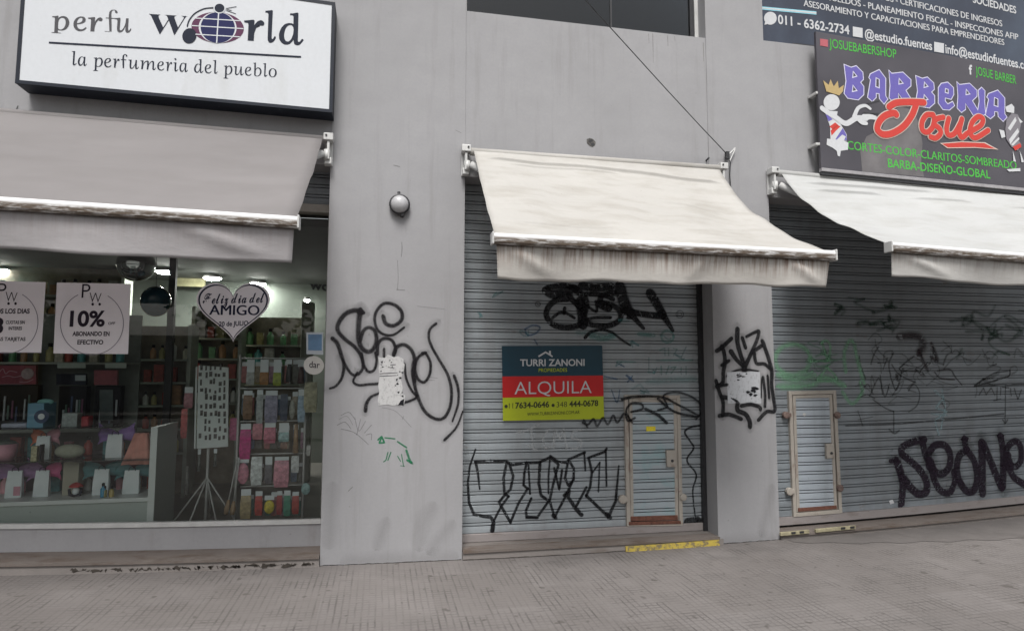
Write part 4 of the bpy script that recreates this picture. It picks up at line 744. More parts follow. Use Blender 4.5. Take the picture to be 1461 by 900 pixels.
put_text('IMPUESTOS - CERTIFICACIONES DE INGRESOS', (1222, -8), (1430, 38.5), 9, YL, M['vinyl_white'], es, bold=.02)
put_text('SOCIEDADES', (1388, 4), (1450, 20), 10, YL, M['vinyl_white'], es, bold=.02)
put_text('011 - 6362-2734', (1110, 34), (1212, 49.5), 12.5, YL, M['vinyl_white'], es, bold=.02)
put_text('@estudio.fuentes', (1234, 54.5), (1330, 72), 12.5, YL, M['vinyl_white'], es, bold=.018)
put_text('info@estudiofuentes.com', (1349, 76), (1476, 102), 12.5, YL, M['vinyl_white'], es, bold=.018)
mb = MB(); mb.sheet(px_poly(ell(1099, 26.5, 9, 9.2)[:28]+[(1090.5, 36)]+ell(1099, 26.5, 9, 9.2)[28:], YL) if False else px_poly(ell(1099, 26.5, 9, 9.2), YL), YL); mb.build('phone_icon', M['vinyl_white'], es)
mb = MB(); mb.sheet(px_poly([(1092, 29), (1096, 34.5), (1090.5, 36)], YL), YL-.0005); mb.build('phone_icon_tail', M['vinyl_white'], es)
for cx, cy in ((1223.5, 46.5), (1339.5, 68.3)):
    mb = MB(); mb.slab(px_poly([(cx-7, cy-8.2), (cx+7, cy-5.8), (cx+7, cy+8.2), (cx-7, cy+5.8)], YL), YL-.002, YL); mb.build('square_icon', M['vinyl_white'], es, bev=.002)

# ------------------------------------------------------------------ barber shop sign
YB = -.14
bs = thing('shop_sign', 'dark grey barber shop board with purple block letters and red script, above the white awning', 'shop sign', (5.7, -.1, 3.75))
TL, BL_ = at(1162.5, 45, YB), at(1172.5, 239.5, YB); BR2, TR2 = at(1461, 268.5, YB), at(1461, 99, YB)
ext = lambda a, b, X: (X, a.z+(b.z-a.z)*(X-a.x)/(b.x-a.x))
x0 = (TL.x+BL_.x)/2; X1 = 7.62
corners = [(x0, BL_.z), ext(BL_, BR2, X1), ext(TL, TR2, X1), (x0, TL.z)]
m, n, l, b = nm('dark_printed_board')
big = noise_of(n, l, .9, (1, 1, 1), 4, .5)
l.new(mix_of(n, l, ramp_of(n, l, big, .3, .7), (.042,.039,.048,1), (.085,.079,.092,1)), b.inputs['Base Color']); b.inputs['Roughness'].default_value = .35
M['board'] = m
mb = MB(); mb.slab(corners, YB, YB+.03); mb.build('board', M['board'], bs)
mb = MB(); mb.beam((x0, BL_.z-.02), (X1, corners[1][1]-.02), .036, YB-.012, YB+.035); mb.build('bottom_trim', plain('grey_trim', (.30,.29,.30,1), .4, .2, 12), bs, bev=.004)
mb = MB(); mb.beam((x0, BL_.z-.055), (X1, corners[1][1]-.055), .032, YB+.0, YB+.03); mb.build('dark_trim_rail', M['dark_metal'], bs)  # dark rail below the grey trim
for py in (132, 205):
    c_ = at(1167, py, YB); mb = MB(); mb.box(c_.x-.018, c_.x+.03, YB+.005, -.002, c_.z-.014, c_.z+.014); mb.build('wall_bracket', M['white_metal'], bs, bev=.004)
YP = YB-.002
M['ink_green'] = ink('bright_green_ink', (.08,.40,.07,1)); M['ink_red'] = ink('coral_red_ink', (.52,.06,.05,1)); M['ink_purple'] = ink('purple_ink', (.14,.12,.38,1))
M['ink_lilac'] = ink('pale_lilac_ink', (.58,.57,.70,1)); M['ink_cream'] = ink('cream_ink', (.56,.46,.41,1)); M['ink_white'] = ink('white_ink', (.54,.55,.565,1)); M['ink_gold'] = ink('gold_ink', (.44,.33,.16,1))
M['ink_pink'] = ink('pink_red_ink', (.42,.12,.14,1))
# pale printed portrait shape behind the lettering
mb = MB(); mb.sheet(px_poly([(1230, 245), (1227, 215), (1236, 195), (1258, 184), (1266, 165), (1284, 152), (1303, 158), (1312, 180), (1316, 205), (1314, 230), (1318, 252.5)], YB), YP+.001); mb.build('printed_portrait', plain('faded_portrait_print', (.135,.127,.13,1), .4, .3, 4), bs)
put_text('JOSUEBABERSHOP', (1183, 68), (1279, 83.5), 12.5, YP, M['ink_green'], bs, bold=.008)
put_text('JOSUE BARBER', (1392, 107), (1450, 120.5), 12, YP, M['ink_green'], bs, bold=.008)
put_text('f', (1382.5, 106), (1387.5, 107), 13, YP, M['ink_white'], bs, bold=.03)
mb = MB(); mb.slab(px_poly([(1170, 55.5), (1181, 57.3), (1181, 67.5), (1170, 65.5)], YP), YP-.001, YP+.001); mb.build('square_icon', M['ink_pink'], bs)
put_text('CORTES-COLOR-CLARITOS-SOMBREADO', (1209, 213), (1450.5, 242), 11.8, YP, M['ink_green'], bs, bold=.016)
put_text('BARBA-DISEÑO-GLOBAL', (1267, 238.5), (1413, 255), 11.8, YP, M['ink_green'], bs, bold=.016)
# block letters with a pale outline, drawn in a unit box (x right, y up)
BG = {
 'B': ([(0,.12),(.18,0),(.72,.0),(1,.18),(1,.42),(.82,.53),(.98,.64),(.95,.84),(.62,1.0),(.35,.93),(.0,.98),(.1,.5)],[[(.42,.63),(.68,.7),(.45,.84)],[(.4,.2),(.68,.26),(.44,.42)]]),
 'A': ([(-.06,.06),(.2,-.04),(.42,.1),(.42,.25),(.64,.25),(.66,.08),(.92,-.06),(1.12,.1),(1.0,.2),(1.0,.78),(.62,1.02),(.1,.84),(.02,.72),(.12,.66)],[[(.4,.45),(.64,.42),(.64,.72),(.42,.76)]]),
 'R': ([(0,.08),(.2,-.04),(.4,.08),(.4,.3),(.82,-.08),(1.12,.02),(.74,.42),(.98,.6),(.98,.8),(.62,1.0),(.1,.9),(-.02,.98),(.04,.5)],[[(.42,.58),(.66,.64),(.44,.8)]]),
 'E': ([(.02,.2),(.3,0),(.7,.02),(1,.2),(.9,.32),(.6,.2),(.42,.3),(.42,.44),(.8,.42),(.96,.6),(.94,.84),(.6,1.0),(.2,.92),(.02,.76)],[[(.42,.62),(.64,.6),(.64,.76),(.44,.78)]]),
 'I': ([(.0,.1),(.4,-.06),(.98,.08),(.86,.5),(.9,.92),(.5,1.02),(.1,.9),(.22,.5)],[]),
}
def grow(P, d):
    n = len(P); a = sum(P[i][0]*P[(i+1) % n][1]-P[(i+1) % n][0]*P[i][1] for i in range(n)); s_ = 1 if a > 0 else -1; out = []
    for i in range(n):
        p, q, r = P[i-1], P[i], P[(i+1) % n]
        e1 = (q[0]-p[0], q[1]-p[1]); e2 = (r[0]-q[0], r[1]-q[1]); l1 = math.hypot(*e1) or 1; l2 = math.hypot(*e2) or 1
        n1 = (e1[1]/l1*s_, -e1[0]/l1*s_); n2 = (e2[1]/l2*s_, -e2[0]/l2*s_); k = 1+n1[0]*n2[0]+n1[1]*n2[1]
        k = max(k, .45); out.append((q[0]+(n1[0]+n2[0])*d/k, q[1]+(n1[1]+n2[1])*d/k))
    return out
def holes_sheet(contours, Y):
    cu = bpy.data.curves.new('tmp', 'CURVE'); cu.dimensions = '2D'; cu.fill_mode = 'FRONT'
    for P in contours:
        sp = cu.splines.new('POLY'); sp.points.add(len(P)-1); sp.use_cyclic_u = True
        for i, p in enumerate(P): sp.points[i].co = (p[0], p[1], 0, 1)
    V, Fs = _to2d(cu); vs_ = [(x, Y, z) for x, z in V]; fs = []
    for f in Fs:
        a = sum(vs_[f[i]][0]*vs_[f[(i+1) % len(f)]][2]-vs_[f[(i+1) % len(f)]][0]*vs_[f[i]][2] for i in range(len(f)))
        fs.append(f if a > 0 else f[::-1])
    return vs_, fs
LET = [('B',1203,1233,141.5,94.5),('A',1238,1264,144,101),('R',1267,1301,146,103.5),('B',1305,1334,153,110.5),('E',1337,1362,157,118),('R',1364,1395,160,119.5),('I',1394,1406,165,126.5),('A',1406,1434,169,130)]
for k, (ch, xa, xb, yb, yt) in enumerate(LET):
    P, H = BG[ch]; xm = (xa+xb)/2; xa, xb = xm-(xb-xa)*.45, xm+(xb-xa)*.45
    sl = .16*(xb-xa)
    def mp(q): return [XZ(at(xa+(xb-xa)*u, yb+(yt-yb)*v+(u-.5)*sl, YB)) for u, v in q]
    out = grow(mp(P), .010)
    mb = MB(); mb.add(*holes_sheet([out]+[grow(mp(h), -.008) for h in H], YP-.0003*(k % 2)-.0006)); lo = mb.build('block_letter', M['ink_lilac'], bs)
    mb = MB(); mb.add(*holes_sheet([mp(P)]+[grow(mp(h), .003) for h in H], YP-.0018-.0003*(k % 2))); mb.build('letter_fill', M['ink_purple'], lo)
# red script
JO = [[(668,492),(700,474),(760,470),(826,472)],[(790,484),(772,530),(735,580),(685,612),(640,618),(614,596),(622,560),(650,532),(690,520),(700,528)],
      [(868,528),(838,530),(818,562),(820,598),(842,608),(866,585),(874,550),(868,528)],[(915,540),(885,548),(872,570),(898,592),(902,615),(880,635),(858,630)],
      [(940,545),(930,590),(938,620),(965,615),(992,570),(1000,548)],[(1000,548),(988,605),(1000,632),(1022,615)],
      [(1030,610),(1085,578),(1096,548),(1074,538),(1046,566),(1038,610),(1062,634),(1120,600)]]
def script(w, Y, mat, name, par):
    mb = MB()
    for k, s_ in enumerate(JO): ribbon(mb, px_poly(fr(s_, 1060, 0, 3.2145), YB), (w*1.2 if k < 2 else w), lambda x, z, k=k: Y-.0004*k, .01)
    return mb.build(name, mat, par)
sc = script(.078, YP-.003, M['ink_cream'], 'script_lettering', bs); script(.060, YP-.0065, M['ink_red'], 'script_fill', sc)
sw = fr([(902,658),(1000,650),(1108,654),(1170,688),(1060,680),(935,682)], 1060, 0, 3.2145)
mb = MB(); mb.sheet(px_poly(sw, YB), YP-.003); so = mb.build('swoosh', M['ink_cream'], bs)
mb = MB(); mb.sheet(px_poly(fr([(910,661),(1000,654),(1104,658),(1155,684),(1058,676),(938,678)], 1060, 0, 3.2145), YB), YP-.0036); mb.build('swoosh_fill', M['ink_red'], so)
# striped pole emblem with a crown, at the left
F7 = lambda P: px_poly(fr(P, 1160, 100, 6.92), YB)
def art(P, mat, name, dy=0, par=None):
    mb = MB(); mb.sheet(F7(P), YP-.001-dy); return mb.build(name, mat, par or bs)
pole = art([(110,400),(165,560),(170,690),(330,700),(330,640),(290,570),(230,470),(240,410)], M['ink_white'], 'pole_emblem', .0)
for P, mt in (([(160,560),(190,590),(245,545),(215,520)], M['ink_red']), ([(170,600),(180,650),(225,600),(268,560),(240,545)], M['ink_red']), ([(215,690),(330,695),(325,640),(290,575)], M['ink_purple']), ([(120,440),(150,510),(190,490),(150,450)], M['ink_purple'])):
    art(P, mt, 'stripe', .0008, pole)
art([(135,680),(230,690),(285,640),(320,660),(300,700),(345,720),(340,790),(270,800),(262,855),(240,850),(230,800),(190,770),(130,740)], M['ink_white'], 'paint_splash', .0016, pole)
mb = MB(); mb.sheet(px_poly(ell(1186, 146.5, 11.5, 11.5), YB), YP-.0026); mb.build('ball_top', M['ink_white'], pole)
art([(128,215),(95,105),(150,150),(168,95),(200,165),(240,110),(250,185),(300,150),(290,215),(255,255)], M['ink_gold'], 'crown', .0022, pole)
mb = MB(); ribbon(mb, F7([(85,380),(140,420),(220,470),(320,530),(420,480),(520,480)]), (.055, .06), lambda x, z: YP-.0034, .01); mb.build('arm', M['ink_white'], pole)
mb = MB(); ribbon(mb, F7([(400,470),(440,380),(510,355),(560,385)]), (.05, .03), lambda x, z: YP-.0038, .01); ribbon(mb, F7([(500,470),(560,465),(610,475)]), (.07, .045), lambda x, z: YP-.0042, .01); ribbon(mb, F7([(450,490),(480,520),(520,530)]), (.06, .04), lambda x, z: YP-.0046, .01); mb.build('hand', M['ink_white'], pole)
mb = MB(); ribbon(mb, F7([(500,420),(640,430)]), .014, lambda x, z: YP-.005, .02); ribbon(mb, F7([(540,330),(650,300)]), .012, lambda x, z: YP-.005, .02); mb.build('razor', M['ink_grey'], pole)
# small striped emblem at the right
F8 = lambda P: px_poly(fr(P, 1380, 100, 5.63), YB)
def art8(P, mat, name, dy=0, par=None):
    mb = MB(); mb.sheet(F8(P), YP-.001-dy); return mb.build(name, mat, par or bs)
p2_ = art8([(310,400),(350,350),(400,360),(430,420),(400,560),(430,600),(400,650),(350,620),(310,560),(300,480)], ink('grey_print', (.20,.19,.21,1)), 'pole_emblem', .004)
for P, mt in (([(310,340),(300,300),(350,275),(372,300),(370,350)], M['ink_white']), ([(320,470),(380,380),(390,410),(340,490)], M['ink_white']), ([(330,560),(400,470),(410,500),(340,600)], M['ink_white']), ([(345,600),(410,540),(412,560),(360,612)], M['ink_white']), ([(360,620),(420,590),(430,620),(380,650)], M['ink_red']), ([(250,480),(290,490),(300,540),(270,550)], M['ink_white']), ([(400,380),(440,420),(420,430)], M['ink_white']), ([(360,650),(385,740),(365,735)], M['ink_white']), ([(415,650),(450,740),(430,745)], M['ink_white']), ([(310,800),(420,790),(420,815),(330,818)], M['ink_white'])):
    art8(P, mt, 'stripe', .0048, p2_)

# ------------------------------------------------------------------ rental sign on the middle shutter
YA = SM.Y-.03
rs = thing('rental_sign', 'rental board in blue, red and lime bands fixed to the middle shutter', 'sign', (1.45, .22, 1.3))
def glossy(name, c): return plain(name, c, .28, .06, 10)
C0 = [(716,493.5),(859,492.8),(862,597.5),(717.5,600)]
def band(t0, t1):
    l_ = lambda a, b, t: (a[0]+(b[0]-a[0])*t, a[1]+(b[1]-a[1])*t)
    return [l_(C0[0], C0[3], t0), l_(C0[1], C0[2], t0), l_(C0[1], C0[2], t1), l_(C0[0], C0[3], t1)]
for (t0, t1, nme, c) in ((0, .408, 'blue_band', (.006,.040,.065,1)), (.408, .692, 'red_band', (.50,.014,.016,1)), (.692, 1, 'lime_band', (.40,.46,.02,1))):
    mb = MB(); mb.slab(px_poly(band(t0, t1), YA), YA, YA+.006); mb.build(nme, glossy(nme+'_print', c), rs)
YR = YA-.002
mw = ink('sign_white_ink', (.54,.55,.565,1)); mg = ink('sign_dark_ink', (.05,.055,.03,1))
put_text('TURRI ZANONI', (742, 522), (834, 521.5), 9.3, YR, mw, rs, bold=.022)
put_text('PROPIEDADES', (768.5, 530.5), (809, 530), 5, YR, ink('lime_ink', (.45,.52,.03,1)), rs, bold=.0)
mb = MB(); q = fr([(460,462),(500,435),(512,440),(525,432),(525,440),(545,462),(540,466),(500,446),(466,468)], 650, 390, 3.9135)
q = fr([(460,460),(502,434),(521,446),(521,432),(532,432),(532,453),(543,461),(540,468),(502,445),(465,468)], 650, 390, 3.9135)
mb.sheet(px_poly(q, YR), YR); mb.build('house_logo', mw, rs)
put_text('ALQUILA', (734, 562.5), (844, 560.5), 18, YR, mw, rs, bold=-.008)
put_text('11', (726, 582.5), (732, 582.3), 7.6, YR, mg, rs, bold=-.004)
put_text('7634-0646', (735, 582.3), (783.5, 580.5), 8, YR, mg, rs, bold=.028)
put_text('348', (794, 580.8), (809, 580.2), 7.6, YR, mg, rs, bold=-.004)
put_text('444-0678', (812, 580.2), (853.5, 578.6), 8, YR, mg, rs, bold=.028)
put_text('WWW.TURRIZANONI.COM.AR', (752, 593), (827, 589.8), 4.6, YR, mg, rs, bold=.0)
for cx, cy in ((722, 579.5), (789, 578)):
    mb = MB(); c_ = at(cx, cy, YR); mb.lathe([(.016, 0), (.016, .001)], (c_.x, YR, c_.z), 'y', 14); ic = mb.build('phone_icon', mg, rs)

# ------------------------------------------------------------------ lamp, hole, cable
wlm = thing('wall_lamp', 'round white bulkhead lamp with black rim on the left column', 'wall lamp', (at(570, 292, 0).x, 0, at(570, 306, 0).z))
c_ = at(570, 292, -.03)
mb = MB(); mb.lathe([(.088, .0), (.094, .03), (.094, .045), (.082, .052), (.080, .036)], (c_.x, -.001, c_.z), 'y', 36); mb.build('rim', M['dark_metal'], wlm, smooth=False)
mb = MB(); mb.lathe([(.081, .03), (.080, .05), (.072, .072), (.055, .090), (.03, .101), (.004, .105)], (c_.x, -.001, c_.z), 'y', 36); mb.build('globe', plain('frosted_lamp_glass', (.40,.40,.41,1), .35, .15, 8), wlm, smooth=True)
mb = MB(); p = at(569, 277, -.02); mb.tube([(p.x, -.012, p.z+.02), (p.x, -.02, p.z-.01), (p.x, -.03, c_.z+.085)], [.014, .012, .012], 10); mb.build('conduit', M['dark_metal'], wlm)
mb = MB(); p = at(574, 307, -.04); mb.box(p.x-.015, p.x+.015, -.05, -.004, p.z-.012, p.z+.018); mb.build('clip', M['dark_metal'], wlm, bev=.004)
# broken hole in the wall
hp = fr([(625,632),(640,626),(655,632),(666,645),(664,660),(650,668),(638,662),(626,650)], 640, 0, 3.176)
mb = MB(); mb.sheet(px_poly(hp, .006), .0045); ho = mb.build('broken_hole', plain('broken_plaster', (.10,.095,.09,1), .95, .7, 60, bump=.8), bld)
mb = MB()
for q in ([(632,640),(646,632),(652,642),(640,650)], [(640,655),(655,650),(660,660),(648,664)]): mb.sheet(px_poly(fr(q, 640, 0, 3.176), .02), .0035)
mb.build('hole_core', M['dark_metal'], ho)
# cable from above, tied to a wall hook, then down behind the awning
cb = thing('cable', 'thin dark cable slanting down across the wall to a hook by the right column', 'cable', (3.3, 0, 3.9))
pts = [at(833, -2, -.9)]+[at(x, y, -.9+.86*((x-833)/203)) for x, y in ((870, 39), (900, 72), (950, 127), (1000, 181))]+[at(1036, 219, -.04)]
mb = MB(); mb.tube([at(760, -85, -1.2)]+pts, .0045, 6); mb.build('span', M['dark_metal'], cb, smooth=True)
mb = MB(); mb.tube([at(1038, 224, -.04), at(1042, 232, -.03), at(1041, 250, -.02), at(1043, 275, -.02), at(1043, 300, -.02)], .0055, 6); mb.build('drop', M['dark_metal'], cb, smooth=True)
hk = MB(); p = at(1038, 222, -.04); hk.box(p.x-.022, p.x+.016, -.055, -.02, p.z-.04, p.z+.04); hk.build('tie', M['dark_metal'], cb, bev=.004)
hk = MB(); a = at(1048, 212, -.02); hk.tube([(a.x, .02, a.z), (a.x, -.03, a.z), at(1036, 224, -.045), at(1041, 230, -.03), (a.x, -.03, a.z-.01)], .006, 6); hk.build('hook', M['white_metal'], cb)
mb = MB(); p = at(1010, 228, -.03); mb.tube([(p.x, .02, p.z), (p.x, -.05, p.z+.012)], .009, 8); tag(mb.build('wall_peg', M['dark_metal'], None), 'short dark peg sticking out of the wall above the cream awning end', 'peg')
mb = MB(); ribbon(mb, px_poly([(27, 153), (24, 160), (18, 170), (26, 172), (28, 168)], .022), .012, lambda x, z: .0035, .01); mb.build('paint_mark', spray('dark_mark', (.03,.03,.03,1), .8, .4), bld)

# ------------------------------------------------------------------ torn papers
def paper(name, lab, P, scrib, frame_, Y, c=(.46,.46,.46,1)):
    m, n, l, b = nm(name+'_paper')
    v = n.new('ShaderNodeTexVoronoi'); v.inputs['Scale'].default_value = 22; tc = n.new('ShaderNodeTexCoord'); l.new(tc.outputs['Object'], v.inputs[0])
    nz = noise_of(n, l, 26, (1, 1, 1), 8, .8); nz2 = noise_of(n, l, 70, (1, 1, .3), 3)
    base = mix_of(n, l, ramp_of(n, l, nz, .52, .62, 0, .7), c, (.22,.22,.23,1))
    l.new(mix_of(n, l, ramp_of(n, l, nz2, .6, .7, 0, .35), base, (.12,.12,.13,1)), b.inputs['Base Color']); b.inputs['Roughness'].default_value = .8
    bump_of(n, l, nz, b, .5, .01)
    mb = MB(); mb.slab(px_poly(fr(P, *frame_), Y), Y-.003, Y-.0008); o = mb.build('torn_poster', m, None); tag(o, lab, 'poster')
    mb = MB()
    for k, q in enumerate(scrib): mb.sheet(px_poly(fr(q, *frame_), Y), Y-.0034-.00003*k)
    sc_ = mb.build('printed_patch', M['ink_black'], o)
    return o
rp = random.Random(4)
def shards(x0, x1, y0, y1, n_, s0, s1):
    out = []
    for _ in range(n_):
        cx, cy, a0, s_ = rp.uniform(x0, x1), rp.uniform(y0, y1), rp.uniform(0, 6.3), rp.uniform(s0, s1); k = rp.randint(5, 7)
        out.append([(cx+s_*rp.uniform(.3, 1.2)*math.cos(a0+6.283*i/k), cy+s_*rp.uniform(.2, .8)*math.sin(a0+6.283*i/k)) for i in range(k)])
    return out
SHARDS_B = shards(235, 310, 410, 465, 7, 8, 22)+shards(285, 395, 500, 600, 9, 10, 28)+shards(180, 250, 590, 635, 4, 8, 22)+shards(160, 415, 405, 640, 12, 3, 8)
paper('a', 'narrow torn white paper pasted over the black spray tag on the left column', [(250,322),(285,326),(300,308),(330,322),(352,316),(381,332),(380,352),(386,358),(382,392),(370,398),(373,420),(366,430),(376,480),(372,500),(389,520),(384,560),(372,574),(345,566),(330,572),(300,564),(252,570),(248,540),(256,500),(250,470),(258,420),(252,380),(256,350)],
      [[(258,405),(350,400),(350,403),(258,409)],[(258,418),(345,414),(345,417),(258,422)],[(312,360),(340,358),(340,362),(312,364)],[(262,345),(275,340),(272,352)],[(340,435),(352,430),(346,448)],[(365,545),(384,535),(380,570),(352,568)],[(300,372),(330,376),(328,379),(300,375)]]+shards(258, 368, 330, 400, 10, 3, 9)+shards(330, 380, 400, 565, 9, 4, 11)+shards(255, 340, 430, 560, 7, 2, 6), (470, 420, 3.6), 0)
paper('b', 'square white paper with dark blots pasted over the right column tag', [(152,398),(240,394),(300,400),(340,393),(414,396),(418,440),(414,500),(422,560),(426,648),(340,652),(250,646),(158,650),(156,560),(150,480)],
      SHARDS_B, (1010, 460, 5.627), 0, (.45,.465,.49,1))

# ------------------------------------------------------------------ graffiti
S_BLACK = spray('black_spray', (.011,.011,.013,1), .97, .3); S_SOFT = spray('soft_black_spray', (.012,.011,.013,1), .97, .55); S_GREEN = spray('green_marker', (.01,.16,.07,1), .9, .3)
S_PENCIL = spray('pencil_scrawl', (.16,.15,.17,1), .6, .5); S_LIME = spray('pale_green_spray', (.21,.44,.27,1), .6, .8); S_WHITE = spray('faded_white_spray', (.55,.57,.58,1), .5, .7)
S_FADE = spray('faded_black_spray', (.03,.03,.03,1), .62, .5); S_TEAL = spray('faded_teal_spray', (.10,.30,.27,1), .45, .7); S_BLUE = spray('blue_marker', (.03,.10,.22,1), .6, .4); S_PALE = spray('pale_blue_spray', (.32,.45,.48,1), .55, .6)
S_DKGREEN = spray('dark_green_spray', (.02,.055,.035,1), .42, .9); S_PLUM = spray('plum_black_spray', (.022,.014,.024,1), .96, .25)
def graffiti(label, strokes, frame_, surf, mat, parent, straight=False, cross=2, step_=.008, mist=False):
    """strokes: (list of points in enlarged-crop pixels, width or (w0, w1) in crop pixels)"""
    mb = MB(); Y = surf if isinstance(surf, (int, float)) else surf.Y
    for k, (P, w) in enumerate(strokes):
        Q = px_poly(fr(P, *frame_), Y)
        if len(P) > 1:
            a, b_ = at(frame_[0], frame_[1]+300, Y), at(frame_[0]+P[0][0]/frame_[2], frame_[1]+P[0][1]/frame_[2], Y)
            mpp = (at(frame_[0]+P[0][0]/frame_[2]+1, frame_[1]+P[0][1]/frame_[2], Y)-b_).length/frame_[2]
        ww = tuple(q*mpp*1.28 for q in w) if isinstance(w, tuple) else w*mpp*1.28
        if isinstance(surf, (int, float)): yf = lambda x, z, k=k: Y-.0012-.00012*k
        else: yf = lambda x, z, k=k: surf.surf(x, z, .0012+.00012*k)
        ribbon(mb, Q, ww, yf, step_, cross, straight)
    o = mb.build('graffiti', mat, parent)
    if label: o['label'] = label
    if mist:
        mm = MB()
        for k, (P, w) in enumerate(strokes):
            Q = px_poly(fr(P, *frame_), Y); w0 = (max(w) if isinstance(w, tuple) else w)*mpp*3.2
            ribbon(mm, Q, w0, (lambda x, z, k=k: Y-.0006-.00002*k) if isinstance(surf, (int, float)) else (lambda x, z, k=k: surf.surf(x, z, .0006+.00002*k)), .012, 4)
        mm.build('overspray', S_MIST, parent)
    return o
marks = MB()
for P, w_ in (([(573, 346), (573.5, 356), (572.5, 366)], 1.2), ([(567, 372), (568, 398), (566.5, 414)], .7), ([(566, 413), (577, 414)], 1.2), ([(562, 236), (570, 238)], 1.4), ([(650, 186), (658, 190)], .8), ([(497, 700), (503, 694)], 1.)):
    ribbon(marks, px_poly(P, 0), w_*.0068, lambda x, z: -.0011, .02)
marks.build('old_mark', spray('old_mark_paint', (.10,.095,.09,1), .55, .6), wall)
for P, w_ in (([(600, 770), (604, 745), (612, 730)], 10), ([(540, 772), (548, 750)], 8), ([(500, 800), (560, 797), (640, 794)], 9), ([(1040, 772), (1095, 768)], 9), ([(618, 780), (640, 752)], 8), ([(1088, 756), (1100, 700)], 7), ([(470, 770), (474, 700)], 8)):
    sm_ = MB(); ribbon(sm_, px_poly(P, 0), w_*.0068*3, lambda x, z: -.0008, .02, 6); sm_.build('scuff', spray('scuff_paint', (.11,.10,.095,1), .13, 1.), wall)
F1 = (470, 420, 3.6)
S_MIST = spray('overspray_mist', (.02,.019,.022,1), .22, 1.)
graffiti('looping black spray tag on the left column', [
 ([(18,228),(40,252),(60,310),(74,365),(62,430),(32,470),(4,482)], (24, 12)),
 ([(168,92),(130,82),(82,100),(46,148),(44,188),(82,232),(130,270),(163,318),(172,370),(152,406),(120,412),(95,385),(68,335)], (26, 13)),
 ([(158,84),(150,150),(150,230),(170,280),(210,292),(240,250),(235,192),(205,170),(175,186),(160,235)], (30, 17)),
 ([(165,305),(175,360),(200,396),(230,386),(242,340),(236,300)], (16, 14)),
 ([(276,114),(290,150),(330,160),(370,130),(368,85),(330,52),(280,47),(242,85),(232,130),(246,180),(282,206),(330,206),(382,170)], (22, 12)),
 ([(246,305),(250,252),(280,226),(320,236),(340,280),(330,315)], (18, 16)), ([(280,282),(280,318)], 14),
 ([(330,305),(346,270),(382,258),(420,285),(438,340),(432,430),(452,520),(490,600),(545,638),(590,630),(620,572),(626,490),(606,410),(560,330),(526,270),(510,222),(516,178),(546,150)], (20, 14)),
 ([(492,300),(456,322),(438,372),(452,430),(486,450),(514,410),(518,350),(496,305),(478,300)], (16, 14)),
 ([(386,358),(394,430),(420,490),(446,525),(415,545),(362,560)], (12, 14)), ([(434,350),(428,400),(436,440)], 22),
 ([(142,402),(122,446),(150,465),(200,461),(256,458)], (12, 15)), ([(252,508),(212,526),(190,560),(185,594)], (12, 20)),
 ([(641,420),(660,480),(660,560),(632,648)], (16, 10)), ([(684,600),(652,680),(592,745)], (8, 14))], F1, 0, S_SOFT, wall, cross=4, mist=True)
graffiti('faint grey scrawl low on the left column', [([(60,620),(100,605),(130,640)],3),([(40,670),(80,655),(110,690)],3),([(130,630),(150,700),(185,650)],3),([(160,640),(140,720)],3),([(180,710),(215,670)],3),([(190,720),(215,715),(215,745)],3),([(60,690),(130,710),(200,770)],3),([(50,640),(90,625),(120,670)],2),([(500,440),(540,440)],2),([(515,425),(555,430)],2),([(375,640),(380,625)],3),([(450,60),(590,75)],2),([(270,580),(340,600),(420,680)],2)], F1, 0, S_PENCIL, wall)
graffiti('green marker scribble low on the left column', [([(250,745),(268,728),(282,760),(255,762),(265,740)],8),([(285,735),(335,740)],6),([(350,755),(395,785)],7),([(300,810),(290,850),(278,858)],5),([(315,810),(300,850)],5),([(350,830),(365,855)],4),([(370,820),(380,880)],4),([(395,800),(412,850),(426,868),(400,850)],10),([(365,878),(385,880)],3)], F1, 0, S_GREEN, wall, True)
graffiti('thick black angular tag on the right column', [
 ([(72,226),(110,200),(186,130)], (30, 28)), ([(112,192),(130,250),(136,320),(122,400),(118,480),(72,512)], 28), ([(112,342),(165,308)], 24),
 ([(236,56),(236,160),(262,260),(292,350)], (34, 30)), ([(186,236),(230,300),(290,360)], (36, 22)), ([(276,126),(300,200)], 26), ([(310,112),(385,74),(408,72),(392,140),(345,250),(302,342)], (20, 30)),
 ([(350,240),(430,186)], 26), ([(436,150),(462,220),(492,310),(512,400),(510,500),(524,600),(534,708),(470,716),(406,780)], (28, 24)), ([(372,250),(388,326),(450,332),(500,372)], 24),
 ([(150,430),(205,392),(290,376),(400,390)], (14, 12)), ([(290,345),(290,380)], 40), ([(64,468),(92,560),(120,640),(118,740)], 26), ([(92,748),(170,738),(262,772)], 28), ([(115,598),(160,604)], 30), ([(75,512),(152,498)], 20),
 ([(236,650),(238,705),(300,735),(332,790),(336,832)], 32), ([(270,668),(340,656),(410,676),(420,694)], 26), ([(440,440),(456,560),(456,672)], 20), ([(478,430),(490,602)], 18), ([(430,450),(425,600)], 10)], (1010, 460, 5.627), 0, S_BLACK, wall, cross=3, mist=True)
FM3 = (640, 580, 3.6525)
